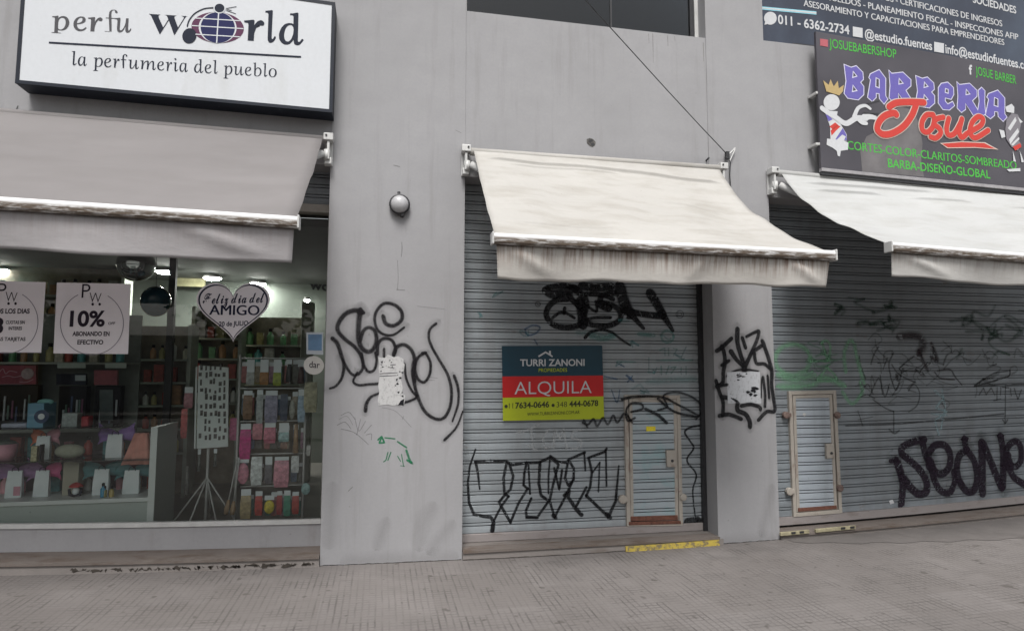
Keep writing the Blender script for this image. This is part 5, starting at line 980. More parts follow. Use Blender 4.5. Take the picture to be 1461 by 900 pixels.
graffiti('row of angular black outlined letters along the bottom', [
 ([(140,222),(110,310),(100,400),(106,500),(132,560),(182,570),(220,575),(236,602),(230,645)], (8, 17)), ([(140,285),(152,340),(162,428)], (14, 8)), ([(140,286),(220,282),(300,284),(332,302),(400,292),(470,290),(530,262)], 14),
 ([(302,290),(286,370),(290,450),(312,466)], 13), ([(316,298),(336,360),(322,430),(292,460),(262,496),(322,602)], 13), ([(322,602),(365,500),(412,426)], 12), ([(312,466),(272,522),(236,592)], 11),
 ([(406,290),(394,350),(390,408),(412,426)], 12), ([(416,305),(424,452)], 10), ([(476,290),(470,400),(482,462),(522,490)], 14), ([(522,490),(462,574),(406,572),(402,540),(430,478)], 12),
 ([(528,262),(520,360),(520,450)], 9), ([(530,265),(572,300),(545,400),(526,490),(552,574)], 12), ([(552,574),(610,462),(652,372)], 12), ([(530,256),(570,284),(612,292)], 11),
 ([(550,320),(576,432),(590,330)], 11), ([(622,280),(606,370),(622,410),(650,380),(652,322),(630,285)], 12), ([(622,276),(708,238)], 12), ([(706,240),(712,330)], 9), ([(600,460),(630,432),(622,470),(662,530),(690,560)], (12, 20)), ([(716,420),(662,520)], 12),
 ([(726,266),(812,234),(822,218)], 12), ([(818,225),(822,412)], 9), ([(730,270),(746,340),(736,420),(716,462)], 12), ([(716,462),(832,572)], 14), ([(786,290),(780,440)], 8), ([(750,342),(786,290)], 8), ([(832,572),(870,490),(886,308)], (16, 8)),
 ([(230,615),(226,645)], 20), ([(405,576),(462,578)], 11), ([(824,560),(838,575)], 22), ([(545,566),(556,576)], 18)], FM3, SM, S_BLACK, sh1, True, 3)
graffiti('wavy black line beside the wicket door', [([(1316,96),(1262,106),(1230,132),(1258,180),(1276,216),(1242,280),(1290,352),(1272,440),(1286,580)], (9, 7)), ([(1246,597),(1302,588)], 32)], FM3, SM, S_BLACK, sh1, False, 3)
class Off:
    def __init__(s, S, d): s.S, s.d, s.Y = S, d, S.Y-d
    def surf(s, x, z, off=.0): return s.S.Y-s.d-off
graffiti('black scribble crossing the top of the wicket frame', [([(710,832),(740,842),(770,812),(790,852),(822,806),(850,842),(880,792),(902,832),(940,782),(962,822),(1000,806)], 11), ([(716,818),(735,858)], 10),
 ([(985,830),(952,772),(980,726),(1036,728),(1042,756),(980,772)], 11), ([(930,702),(1000,688),(1150,690),(1240,732),(1300,762),(1352,792)], (14, 10)), ([(1130,762),(1182,742),(1160,684),(1222,662),(1300,680),(1360,722),(1372,770),(1342,812)], 10), ([(1060,756),(1130,790),(1176,832)], (14, 16)), ([(1130,700),(1220,770),(1340,800)], 12)], (650, 390, 3.9135), Off(SM, .034), S_BLACK, wd1, False, 2)
FJ = (760, 400, 5.624)
graffiti('heavy black tag in the shade under the cream awning', [
 ([(110,85),(160,112),(250,92),(330,72)], 64), ([(120,60),(240,40),(330,60)], 40), ([(270,150),(185,160),(122,220),(112,290),(172,358),(280,378),(388,350),(410,290),(380,220),(330,170),(290,120)], 42), ([(160,300),(210,262),(262,260),(332,300)], 22), ([(250,262),(255,225)], 26),
 ([(400,45),(500,60),(620,50)], 60), ([(380,180),(398,270),(402,345)], 76), ([(420,330),(482,302),(620,298)], 24), ([(430,342),(502,360),(620,360),(700,310),(690,240),(620,192),(540,172),(562,122),(650,100)], 40), ([(505,170),(510,250),(430,200)], 20), ([(540,190),(600,220)], 60),
 ([(700,60),(720,140),(742,200),(770,260)], 84), ([(330,60),(420,150),(420,240)], 50), ([(430,110),(560,120),(640,150)], 34), ([(770,260),(820,310),(884,382)], (50, 26)), ([(740,245),(830,262),(950,280),(1040,288)], 46), ([(945,110),(990,180),(1040,270)], (70, 60)), ([(1040,270),(1085,340),(1122,400)], (58, 24)),
 ([(420,458),(470,412),(560,396),(640,420),(700,468),(780,520)], (24, 14))], FJ, SM, S_FADE if False else S_BLACK, sh1, False, 6)
circ = lambda cx, cy, r: [(cx+r*math.cos(a*math.pi/6), cy+r*math.sin(a*math.pi/6)) for a in range(13)]
graffiti('small dark circled marks', [(circ(40,190,20), 8), ([(34,184),(44,198)], 8), (circ(1180,272,30), 7), ([(1165,255),(1165,285),(1178,285)], 6), ([(1185,262),(1198,265),(1186,285)], 6)], FJ, SM, S_FADE, sh1)
graffiti('faint teal writing in the middle of the shutter', [([(1020,560),(1060,540),(1060,600)],12),([(1090,545),(1090,600)],12),([(1130,545),(1160,550),(1130,600)],12),([(1200,600),(1230,535)],12),([(1030,690),(1030,750)],14),([(1070,750),(1090,690)],12),([(1110,700),(1150,690),(1110,745)],12),([(1190,700),(1190,750)],12),([(1230,690),(1230,750)],12),([(1000,640),(1280,640)],16),([(680,650),(820,655)],14),([(930,620),(930,740)],9),(circ(1080,450,50),20),([(480,450),(560,470),(640,450)],50),([(860,430),(960,440)],40)], FJ, SM, S_TEAL, sh1, True, 3)
graffiti('pale teal wash', [([(940,810),(1280,790)],60),([(800,870),(860,830),(900,880)],20),([(380,420),(620,440)],60)], FJ, SM, spray('teal_wash', (.14,.33,.32,1), .28, .9), sh1, True, 8)
graffiti('faint blue green scribbles on the middle shutter', [([(a*3.9+rs2.uniform(-30, 30), b*3.9+rs2.uniform(-20, 20)) for _ in range(5)], rs2.uniform(6, 12)) for rs2 in (random.Random(31),) for a, b in ((40, 60), (60, 30), (255, 100), (280, 140), (300, 90), (270, 170), (230, 130), (310, 180), (100, 85), (240, 70), (290, 60), (320, 120))], (650, 390, 3.9135), SM, spray('blue_green_scribble', (.10,.27,.28,1), .42, .7), sh1, False, 3)
graffiti('thin blue loops', [([(390,310),(430,290),(470,300),(450,332),(402,345),(388,312)],9),([(440,370),(455,395)],8),([(870,650),(900,720),(915,650)],6),([(955,570),(990,600)],12),([(960,605),(985,575)],8),([(830,575),(900,590)],7),([(900,500),(940,520)],6)], (650, 390, 3.9135), SM, S_BLUE, sh1)
graffiti('worn white letters under the rental sign', [([(358,135),(410,122),(470,92)],16),([(430,120),(440,215)],16),([(520,120),(490,160),(500,215),(530,210)],14),([(545,215),(555,120),(580,170),(600,115),(615,215)],14),([(690,120),(645,130),(640,160),(690,175),(690,210),(640,220)],14),([(410,200),(460,225)],12)], FM3, SM, S_WHITE, sh1, True, 3)
FG = (1100, 460, 4.5)
graffiti('pale green bubble letters above the wicket', [([(140+112*math.cos(a*math.pi/8), 238+98*math.sin(a*math.pi/8)) for a in range(17)], 34), ([(330,130),(345,190),(365,240),(380,185),(376,135),(348,116),(322,132)], 20), ([(262,248),(376,246)], 16), ([(362,290),(300,370),(420,362),(362,290)], 18), ([(478,310),(470,200),(500,122),(532,130),(552,230),(592,380)], 30), ([(60,338),(150,366),(262,340)], 50), ([(60,410),(250,402),(340,352),(460,400)], 46), ([(462,450),(520,520),(582,450),(572,390)], 26)], FG, SR, S_LIME, sh2, False, 6)
FH = (1080, 400, 2.367)
graffiti('thin black scratchy tag in the centre of the wide shutter', [([(345,255),(350,290),(366,332)],5),([(410,225),(395,250),(385,282)],5),([(350,380),(372,350),(390,382)],4),([(380,388),(410,330),(422,382)],4),([(415,320),(430,392),(446,350)],4),([(440,262),(425,300)],4),([(460,245),(445,290),(468,370),(490,300)],5),([(530,255),(480,300),(542,306)],5),([(455,285),(480,318),(535,345)],5),([(470,320),(474,335)],9),([(510,372),(530,350),(548,380),(540,420),(512,443)],4),([(345,395),(370,385),(395,398)],4),([(390,402),(430,430),(460,442)],4),([(460,442),(460,512)],4),([(445,502),(462,516),(478,506)],5),([(340,440),(356,490)],3),([(340,470),(390,460)],2)], FH, SR, S_FADE, sh2, False, 2)
graffiti('long thin horizontal scratch', [([(300,490),(450,485),(600,473),(832,450)], 5)], FH, SR, S_FADE, sh2)
graffiti('smudged dark marks in the shade', [([(486,190),(540,188),(562,215),(550,240)],28),([(548,240),(575,300)],12),([(590,215),(610,270),(590,260)],12),([(610,305),(650,300),(668,325),(690,352)],5),([(600,310),(620,330),(665,335)],5)], FH, SR, spray('smudged_plum', (.03,.018,.022,1), .75, .8), sh2, False, 4)
rs_ = random.Random(9)
def scrawl(cx, cy, w_, h_, n_, wid):
    out = []
    for _ in range(n_):
        x, y = cx+rs_.uniform(-w_, w_), cy+rs_.uniform(-h_, h_); P = []
        for k in range(rs_.randint(4, 7)): P.append((x, y)); x += rs_.uniform(-w_*.45, w_*.55); y += rs_.uniform(-h_*.6, h_*.6)
        out.append((P, rs_.uniform(*wid)))
    return out
graffiti('dark green blurs in the shade of the wide shutter', scrawl(380, 150, 95, 45, 8, (7, 13))+scrawl(770, 180, 105, 60, 10, (7, 13)), FH, SR, S_DKGREEN, sh2, False, 4)
graffiti('faint tangled grey scribbles across the wide shutter', scrawl(420, 330, 70, 60, 9, (3, 5))+scrawl(620, 260, 70, 55, 8, (3, 6))+scrawl(800, 300, 70, 60, 9, (3, 5))+scrawl(560, 380, 90, 40, 5, (2, 4)), FH, SR, spray('faint_grey_spray', (.05,.05,.05,1), .42, .6), sh2, False, 2)
graffiti('faint green scribbles beside the bubble letters', scrawl(220, 280, 70, 40, 8, (4, 8)), FH, SR, spray('faint_green_spray', (.10,.26,.15,1), .45, .7), sh2, False, 2)
graffiti('small black capitals at the right', [([(735,352),(800,312),(856,304),(850,324),(742,356)],4),([(735,356),(902,350)],5),([(750,386),(764,362),(774,386),(790,362),(802,386)],4),([(810,362),(810,402)],4),([(822,362),(822,386)],4),([(838,355),(838,482)],4),([(868,365),(880,402),(892,370)],4),([(828,360),(848,362)],4),([(855,365),(858,388)],4),([(800,405),(822,400)],4),([(830,470),(838,484),(846,470)],4)], FH, SR, S_FADE, sh2, True)
graffiti('pale blue vertical scrawl', [([(600,372),(630,398),(602,430),(640,442),(600,472),(612,520)],7),([(625,370),(635,430),(620,500)],6),([(590,450),(640,455)],6)], FH, SR, S_PALE, sh2, True, 2)
graffiti('large dark letters reading SEONE', [
 ([(44,438),(84,430)], 22), ([(82,440),(108,520),(122,600),(110,722)], (44, 36)), ([(258,300),(195,312),(122,345),(114,388),(172,440),(232,500),(270,570),(268,635),(220,648),(172,608),(125,545)], (34, 40)), ([(248,320),(266,400),(290,440)], 36),
 ([(286,470),(288,390),(330,336),(390,340),(424,400),(414,478),(370,522),(322,500),(300,440)], 36), ([(298,450),(322,560),(362,628),(420,640),(452,570),(446,510)], (38, 30)),
 ([(518,298),(524,345)], 34), ([(500,298),(536,294)], 14), ([(530,368),(484,402),(466,480),(482,562),(530,630),(578,622),(598,540),(580,440),(532,368)], 36), ([(628,325),(632,430),(632,640)], 42), ([(640,330),(682,430),(722,530),(755,606)], 38), ([(750,282),(766,400),(764,600)], 36), ([(735,280),(765,278)], 14),
 ([(776,480),(790,362),(840,312),(876,345),(880,430),(846,474),(812,455),(800,400)], 32), ([(800,470),(832,540),(905,592)], 34)], (1261, 560, 4.5), SR, S_PLUM, sh2, False, 6, .008, True)
mb = MB(); mb.sheet(px_poly([(1268, 714), (1273, 712), (1276, 717), (1270, 719)], SR.Y-.002), SR.Y-.003); mb.build('paint_fleck', M['vinyl_white'], sh2)
# ------------------------------------------------------------------ perfume shop window and room
YG = .32
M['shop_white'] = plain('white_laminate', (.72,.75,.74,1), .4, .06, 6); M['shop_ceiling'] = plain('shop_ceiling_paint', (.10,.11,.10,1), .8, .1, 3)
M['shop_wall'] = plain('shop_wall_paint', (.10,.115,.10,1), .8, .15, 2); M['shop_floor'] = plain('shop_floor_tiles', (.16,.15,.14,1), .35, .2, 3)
XL, XR_, YBK = -6.19, -.40, 4.9
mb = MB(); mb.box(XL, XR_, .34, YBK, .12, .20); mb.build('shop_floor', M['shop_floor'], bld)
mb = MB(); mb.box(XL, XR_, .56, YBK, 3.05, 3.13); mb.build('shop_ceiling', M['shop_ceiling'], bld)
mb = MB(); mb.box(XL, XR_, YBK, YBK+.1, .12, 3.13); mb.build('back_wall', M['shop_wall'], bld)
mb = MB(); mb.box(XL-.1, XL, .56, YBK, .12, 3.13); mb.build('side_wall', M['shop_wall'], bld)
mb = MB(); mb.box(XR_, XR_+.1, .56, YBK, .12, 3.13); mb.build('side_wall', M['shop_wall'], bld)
wf = lambda x: .29+gsag(x)*.9          # bottom of the glass follows the pavement
def strip(name, mat, y0, y1, f0, f1, parent, x0=-6.19, x1=-.485, n=30):
    mb = MB(); vs_ = []
    for i in range(n+1):
        x = x0+(x1-x0)*i/n; vs_ += [(x, y0, f0(x)), (x, y0, f1(x)), (x, y1, f1(x)), (x, y1, f0(x))]
    mb.add(vs_, [(4*i+(a+1) % 4, 4*i+4+(a+1) % 4, 4*i+4+a, 4*i+a) for i in range(n) for a in range(4)]+[(0, 1, 2, 3), (4*n+3, 4*n+2, 4*n+1, 4*n)])
    return mb.build(name, mat, parent)
M['stall'] = dirty('grey_stall_riser_paint', (.33,.325,.335,1), (.19,.17,.15,1), (3,3,1), 2, .55, .8, .5, .08, .8, .04, 45)
strip('stall_riser', M['stall'], .30, .34, lambda x: gsag(x)+.069, lambda x: wf(x)-.003, bld)
sw_ = strip('shop_window', M['white_metal'], .285, .345, lambda x: wf(x)-.002, lambda x: wf(x)+.036, bld)
mb = MB(); vs_ = []; n_ = 30
for i in range(n_+1):
    x = XL+(-.51-XL)*i/n_; vs_ += [(x, YG, wf(x)+.037), (x, YG, 3.112)]
mb.add(vs_, [(2*i, 2*i+2, 2*i+3, 2*i+1) for i in range(n_)]); mb.build('pane', M['pane'], sw_)
mb = MB(); mb.box(-.512, -.484, .30, .345, .36, 3.11); mb.build('frame', plain('window_side_frame', (.17,.165,.16,1), .5, .2, 12), sw_)
mb = MB(); mb.box(XL, -.486, .22, .345, 3.113, 3.19); mb.build('top_beam', plain('dull_cream_beam', (.30,.28,.25,1), .6, .15, 9), sw_, bev=.004)
SL = Shutter(.25, 3.195, False)
sh3 = thing('roller_shutter', 'rolled-up dark shutter ends above the perfume shop glass', 'roller shutter', (-3, .25, 3.19))
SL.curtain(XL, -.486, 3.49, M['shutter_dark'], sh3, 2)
mb = MB(); mb.box(XL, -.486, .34, .55, 3.131, 3.2); mb.build('shutter_box', M['dark_metal'], sh3)
put_text('perfu', (445, 392), (492, 397), 13, YBK-.003, M['ink_black'], bld, bold=.03)
put_text('world', (441, 412), (496, 418), 13, YBK-.003, M['ink_black'], bld, bold=.03)

# stickers and posters on the inside of the glass
YI = YG-.006
def quad_thing(name, lab, cat, Q, Y, mat, t=.002):
    mb = MB(); mb.slab(px_poly(Q, Y), Y, Y+t); o = mb.build(name, mat, None); return tag(o, lab, cat)
M['poster'] = plain('lilac_white_poster', (.82,.79,.83,1), .6, .04, 3)
pk = ink('poster_ink', (.03,.022,.035,1)); pl = ink('poster_line', (.25,.23,.28,1))
YT2 = YI-.0015
def pw(par, ox, oy):
    put_text('P', (ox, oy+22), (ox+12, oy+22), 20, YT2, pk, par, glyphs=False, bold=-.005)
    put_text('W', (ox+11, oy+28), (ox+28, oy+29), 14, YT2, pk, par, bold=-.012)
    for dx in (16, 26):
        mb = MB(); mb.sheet(px_poly(ell(ox+dx, oy+31, 1.8, 2), YT2), YT2); mb.build('drop', pk, par)
def circle_line(par, cx, cy, r):
    mb = MB(); ribbon(mb, px_poly([(cx+r*math.cos(R(a)), cy+r*math.sin(R(a))*1.0) for a in range(-60, 247, 8)], YT2), .006, lambda x, z: YT2, .03, caps=False); mb.build('ring', pl, par)
pb = quad_thing('poster', 'square white poster offering 10% off, in the perfume shop window', 'poster', [(81,403),(186.5,405),(182.5,505),(76,504)], YI, M['poster'])
pw(pb, 116, 403); circle_line(pb, 131, 461, 45)
put_text('10%', (99, 465), (149, 465), 21, YT2, pk, pb, bold=.03); put_text('OFF', (154, 463), (164, 463), 3.6, YT2, pk, pb, bold=.01)
put_text('ABONANDO EN', (103, 479), (156, 479), 6, YT2, pk, pb, bold=.03); put_text('EFECTIVO', (110, 491), (147, 491), 6, YT2, pk, pb, bold=.03)
pa = quad_thing('poster', 'square white poster about interest-free instalments, cut by the left picture edge', 'poster', [(-40,400),(65,402.5),(58.5,503),(-46,502)], YI, M['poster'])
pw(pa, -4, 402); circle_line(pa, 9, 459, 45)
put_text('TODOS LOS DIAS', (-25, 447), (42, 447), 6.5, YT2, pk, pa, bold=.03); put_text('3', (-11, 475), (4, 475), 21, YT2, pk, pa, bold=.03)
put_text('CUOTAS SIN', (8, 462), (35, 462), 4.6, YT2, pk, pa, bold=.02); put_text('INTERES', (12, 470.5), (31, 470.5), 4.6, YT2, pk, pa, bold=.02); put_text('CON LAS TARJETAS', (-25, 486), (36, 486), 5, YT2, pk, pa, bold=.02)
def heart(sc_, cx=332.5, cy=443):
    out = []
    for k in range(72):
        t = 2*math.pi*k/72
        x = 16*math.sin(t)**3; y = 13*math.cos(t)-5*math.cos(2*t)-2*math.cos(3*t)-math.cos(4*t)
        out.append((cx+x*3.28*sc_, cy-(y+1.5)*2.92*sc_))
    return out
ht = quad_thing('heart_sign', 'large white heart sign wishing a happy friends day, in the shop window', 'heart sign', heart(1), YI, M['poster'])
navy = ink('heart_ink', (.02,.024,.055,1))
mb = MB(); H1 = px_poly(heart(.95), YI); H2 = px_poly(heart(.905), YI); mb.add(*holes_sheet([H1, H2], YT2)); mb.build('outline', navy, ht)
put_text('Fëłïž đïä đëł', (289, 433.5), (377, 431.5), 16, YT2-.0005, navy, ht, glyphs=True, offset=.012)
put_text('AMIGO', (298, 449), (370, 449.5), 14, YT2-.0005, navy, ht, bold=.025)
put_text('20 de JULIO', (312, 465.5), (354, 464), 6.5, YT2-.0005, navy, ht, bold=.02)
bst = quad_thing('sticker', 'pale blue rectangular sticker on the glass edge', 'sticker', [(437,474),(461,474),(461,506),(437,505)], YG-.004, plain('sticker_border', (.50,.55,.60,1), .4, .05, 9))
mb = MB(); mb.slab(px_poly([(439.5,477),(459,477),(459,500),(439.5,499.5)], YG-.005), YG-.0055, YG-.0045); mb.build('blue_panel', plain('sticker_blue', (.13,.25,.42,1), .4, .25, 9), bst)
put_text('Abierto', (440, 504.5), (458, 504.8), 3, YG-.006, pk, bst) if False else None
ost = quad_thing('sticker', 'round white sticker low on the glass edge, below the blue one', 'sticker', ell(447.5, 521, 14.5, 13.2, 6), YG-.004, plain('round_sticker', (.62,.61,.58,1), .4, .06, 9))
put_text('dar', (441, 524), (456, 525), 9, YG-.0055, pk, ost, bold=.01)

# ------------------------------------------------------------------ display cabinet with gift bags
YC = .44
g0 = at(217, 690, YC); xs_ = at(222, 680, YC).x; xin = at(213, 680, YC).x
Y2 = (xs_/at(250, 680, YC).x)*(YC+5.8)-5.8
zt = at(218, 609, YC).z; zp = at(100, 713, YC).z; zb_ = .20
cab = thing('display_cabinet', 'white display cabinet with glass shelves behind the perfume shop window', 'cabinet', (-2.6, .7, .2))
side = dirty('cabinet_grey_green_side', (.46,.51,.485,1), (.2,.22,.21,1), (2,2,2), 2, .6, .8, .3, .05, .5, .02, 40)
mb = MB(); mb.box(xin, xs_, YC, Y2, zb_, zt); mb.build('side_panel', side, cab, bev=.002)
mb = MB(); mb.box(xin-.002, xs_+.001, YC-.012, YC-.0005, zb_, zt); mb.build('edge_trim', M['shop_white'], cab)
mb = MB(); mb.box(-6.1, xin-.003, YC, Y2, zp-.035, zp); mb.build('base_shelf', M['shop_white'], cab, bev=.003)
mb = MB(); mb.box(-6.1, xin-.003, YC+.03, YC+.05, zb_, zp-.036); mb.build('plinth', side, cab)
mb = MB(); mb.box(-6.1, xin-.003, Y2-.02, Y2, zp+.001, zt-.25); mb.build('back_panel', plain('cabinet_back', (.10,.085,.10,1), .7, .2, 5), cab)
glass_edge = pane_mat('shelf_glass', (.62,.76,.70,1), 1.5)
ysh = YC+.05
z1 = at(100, 657.5, ysh).z; z2 = at(100, 610.5, ysh).z
mb = MB(); mb.box(-6.0, xin-.004, ysh, Y2-.03, z1-.008, z1); mb.build('glass_shelf', glass_edge, cab)
mb = MB(); mb.box(-6.0, at(152, 610, ysh).x, ysh, Y2-.03, z2-.008, z2); mb.build('glass_shelf', glass_edge, cab)
bag_white = plain('white_gift_paper', (.74,.78,.80,1), .6, .08, 8)
def col(name, c, rough=.6, var=.2): return plain(name, tuple(min(.8, x*1.45) for x in c[:3])+(1,), rough, var, 12)
def gift_bag(lab, x0, y0, x1, y1, Y, zf, bow, bow2=None, spread=1.0, tag_c=None):
    a, b_ = at(x0, y1, Y), at(x1, y0, Y); W = b_.x-a.x; H = b_.z-a.z; c = (a.x+b_.x)/2
    t = thing('gift_bag', lab, 'gift bag', (c, Y, zf), 'gift bags in the shop window'); D = W*.38
    mb = MB(); v_ = []
    for z, s_, dd in ((zf+.001, 1, 1), (zf+H*.5, .98, .85), (zf+H*.86, .88, .5), (zf+H, .90, .12)):
        v_ += [(c-W/2*s_, Y-D/2*dd, z), (c+W/2*s_, Y-D/2*dd, z), (c+W/2*s_, Y+D/2*dd, z), (c-W/2*s_, Y+D/2*dd, z)]
    mb.add(v_, [(4*i+k, 4*i+(k+1) % 4, 4*i+4+(k+1) % 4, 4*i+4+k) for i in range(3) for k in range(4)]+[(3, 2, 1, 0), (12, 13, 14, 15)])
    mb.build('paper_bag', bag_white, t)
    mb = MB(); r = W*.2; zt_ = zf+H*.97
    mb.tube([(c-r, Y-D*.08, zt_), (c-r*.9, Y-D*.1, zt_+r), (c, Y-D*.1, zt_+r*1.6), (c+r*.9, Y-D*.1, zt_+r), (c+r, Y-D*.08, zt_)], .003, 6); mb.build('handle', M['ink_navy'], t)
    zc = zf+H*.97
    for sg in (-1, 1):
        mb = MB(); v_ = []; n_ = 7
        L = W*1.0*spread
        for i in range(n_+1):
            u = i/n_
            for j in range(7):
                w_ = (j/6-.5)*2; hh = H*(.07+.36*u**.7)*(1+.12*math.sin(j*2.2+i))
                v_.append((c+sg*L*u, Y+.03+.022*math.sin(j*2.0+sg)*u, zc+w_*hh+.05*H*u))
        mb.add(v_, [(i*7+j, (i+1)*7+j, (i+1)*7+j+1, i*7+j+1) for i in range(n_) for j in range(6)])
        o = mb.build('bow_loop', bow if sg < 0 or not bow2 else bow2, t, smooth=True); sm_ = o.modifiers.new('thickness', 'SOLIDIFY'); sm_.thickness = .002
    if tag_c:
        mb = MB(); mb.box(c+W*.05, c+W*.45, Y-D*.55-.004, Y-D*.55, zf+.02, zf+H*.42); mb.build('gift_tag', tag_c, t)
    return t
mauve = col('mauve_tulle', (.20,.11,.22,1)); magenta = col('magenta_tulle', (.36,.06,.16,1)); teal = col('dark_teal_tulle', (.05,.14,.15,1)); purple = col('purple_tulle', (.17,.10,.27,1))
orange = col('orange_tulle', (.42,.12,.06,1)); coral = col('coral_cloth', (.46,.20,.16,1)); rose = col('rose_cloth', (.42,.20,.25,1))
YB1 = YC+.22
gift_bag('white gift bag with mauve tulle bow and heart card at the cabinet base', 8, 670, 34, 709, YB1, zp, mauve, None, 1.3, rose)
gift_bag('white gift bag with magenta bow at the cabinet base, left of the tan carton', 48, 671, 72, 709, YB1, zp, mauve, magenta, 1.1)
gift_bag('white gift bag with teal bow beside the small bottles at the cabinet base', 132, 672, 157, 709, YB1, zp, teal, None, 1.25)
gift_bag('white gift bag with teal bow nearest the cabinet side panel', 175, 675, 200, 709, YB1, zp, teal, None, 1.1)
gift_bag('white gift bag with purple bow alone on the middle glass shelf', 151, 624, 176, 658, YB1, z1, purple, None, 1.1)
gift_bag('white gift bag with orange and pink bow on the middle glass shelf', 50, 624, 73, 658, YB1, z1, orange, rose, .95)
def bx(lab, cat, name, x0, y0, x1, y1, Y, zf, D, mat, bev=.003):
    a, b_ = at(x0, y1, Y), at(x1, y0, Y); mb = MB(); mb.box(a.x, b_.x, Y-D/2, Y+D/2, zf+.001, zf+(b_.z-a.z)); o = mb.build(name, mat, None, bev=bev); return tag(o, lab, cat)
tb = bx('tall tan carton standing on the cabinet base under the cushion', 'box', 'carton', 92, 660, 117, 709, YB1+.05, zp, .12, plain('tan_card', (.36,.34,.27,1), .6, .1, 6))
mb = MB(); a = at(108, 700, YB1-.06)
og = thing('ornament', 'small red, white and dark ornament in front of the tan carton', 'ornament', (a.x, YB1-.06, zp))
mb.ball((a.x, YB1-.06, zp+.045), .03, 12, (1, 1, 1.2)); mb.build('body', bag_white, og, smooth=True)
mb = MB(); mb.lathe([(.055, 0), (.05, .012), (.03, .03), (.004, .038)], (a.x, YB1-.06, zp+.085), 'z', 14); mb.build('cap', col('red_cap', (.35,.03,.03,1)), og, smooth=True)
for s_ in (-1, 1):
    mb = MB(); mb.tube([(a.x+s_*.05, YB1-.07, zp+.07), (a.x+s_*.04, YB1-.075, zp+.02), (a.x, YB1-.08, zp+.008)], [.012, .014, .01], 8); mb.build('scarf', M['ink_navy'], og, smooth=True)
a, b_ = at(77, 657, YB1), at(122, 633, YB1); mb = MB(); mb.ball(((a.x+b_.x)/2, YB1, z1+(b_.z-a.z)*.46), (b_.x-a.x)/2, 20, (1, .5, .52)); tag(mb.build('cushion', plain('sage_plush', (.36,.37,.29,1), .9, .12, 30, bump=.4), None, smooth=True), 'sage green plush cushion on the middle glass shelf', 'cushion')
a, b_ = at(-14, 657, YB1), at(25, 627, YB1)
pbk = thing('basket', 'pink round basket with dark green lining at the left picture edge', 'basket', ((a.x+b_.x)/2, YB1, z1))
mb = MB(); w_ = (b_.x-a.x)/2; mb.lathe([(w_*.8, .001), (w_*.95, .06), (w_, (b_.z-a.z)*.8), (w_*.93, (b_.z-a.z)*.8), (w_*.8, .02)], ((a.x+b_.x)/2, YB1, z1), 'z', 24); mb.build('body', rose, pbk, smooth=True)
mb = MB(); mb.ball(((a.x+b_.x)/2, YB1, z1+(b_.z-a.z)*.8), w_*.95, 18, (1, 1, .35)); mb.build('lining', col('dark_green_cloth', (.05,.07,.06,1)), pbk, smooth=True)
bb = bx('bright blue gift box with round window on the top glass shelf', 'box', 'gift_box', 47, 576, 72, 611, YB1, z2, .22, plain('blue_card', (.17,.36,.50,1), .4, .12, 8))
for o_, c1_ in ((bb, None),):
    a = at(59, 594, YB1-.115); mb = MB(); mb.lathe([(.058, 0), (.058, .004), (.045, .005)], (a.x, YB1-.111, a.z), 'y', 24); mb.build('round_window', col('dark_blue_window', (.02,.04,.09,1), .3), bb)
    mb = MB(); mb.lathe([(.026, 0), (.026, .004), (.002, .006)], (a.x, YB1-.1165, a.z), 'y', 16); mb.build('badge', bag_white, bb)
    a2 = at(65, 572, YB1)
    mb = MB(); mb.ball((a2.x, YB1, z2+(at(59, 576, YB1).z-z2*0)-z2+.03), .05, 12, (1.3, .8, .55)) if False else mb.ball((a2.x, YB1, at(65, 573, YB1).z), .045, 12, (1.5, .8, .6)); mb.build('bow', col('aqua_bow', (.20,.42,.40,1)), bb, smooth=True)
bx('stack of small clear jars on the top glass shelf', 'jars', 'jar_set', 91, 590, 114, 610, YB1, z2, .1, plain('clear_jar', (.36,.40,.40,1), .3, .4, 40))
bx('small red pouch on the top glass shelf beside the jars', 'pouch', 'pouch', 118, 595, 130, 610, YB1, z2, .1, col('red_pouch', (.28,.03,.04,1)), .012)
bx('pale folded cloth on the top glass shelf by the blue box', 'cloth', 'folded_cloth', 8, 603, 44, 610, YB1, z2, .16, col('lilac_cloth', (.33,.34,.42,1)), .01)
bx('yellow and white product box in front of the orange bowed bag', 'box', 'product_box', 45, 636, 55, 658, YB1-.12, z1, .05, plain('label_box', (.45,.42,.25,1), .5, .5, 45))
bx('small black product box in front of the orange bowed bag', 'box', 'product_box', 57, 634, 62, 658, YB1-.12, z1, .05, M['ink_black'])
for lab, x0, y0, x1, y1, c in (('small blue bottle at the foot of the teal bowed bag', 143, 680, 152, 700, (.03,.20,.33,1)), ('small olive bottle at the foot of the teal bowed bag', 146, 693, 153, 709, (.22,.20,.08,1)), ('small golden bottle right of the olive one', 155, 694, 163, 709, (.36,.28,.10,1))):
    a, b_ = at(x0, y1, YB1-.14), at(x1, y0, YB1-.14); r = (b_.x-a.x)/2; h = b_.z-a.z; zb0 = zp if y1 == 709 else zp+.001
    bo = thing('bottle', lab, 'bottle', ((a.x+b_.x)/2, YB1-.14, zb0)); mt = col('bottle_tint', c, .25)
    mb = MB(); mb.lathe([(r*.9, .0), (r, .01), (r, h*.6), (r*.45, h*.72), (r*.45, h*.8)], ((a.x+b_.x)/2, YB1-.14, zb0), 'z', 14); mb.build('flask', mt, bo, smooth=True)
    mb = MB(); mb.lathe([(r*.55, h*.8), (r*.55, h), (r*.2, h+.004)], ((a.x+b_.x)/2, YB1-.14, zb0), 'z', 12); mb.build('stopper', M['ink_black'], bo)
a = at(207, 640, YB1); mb = MB(); v_ = []
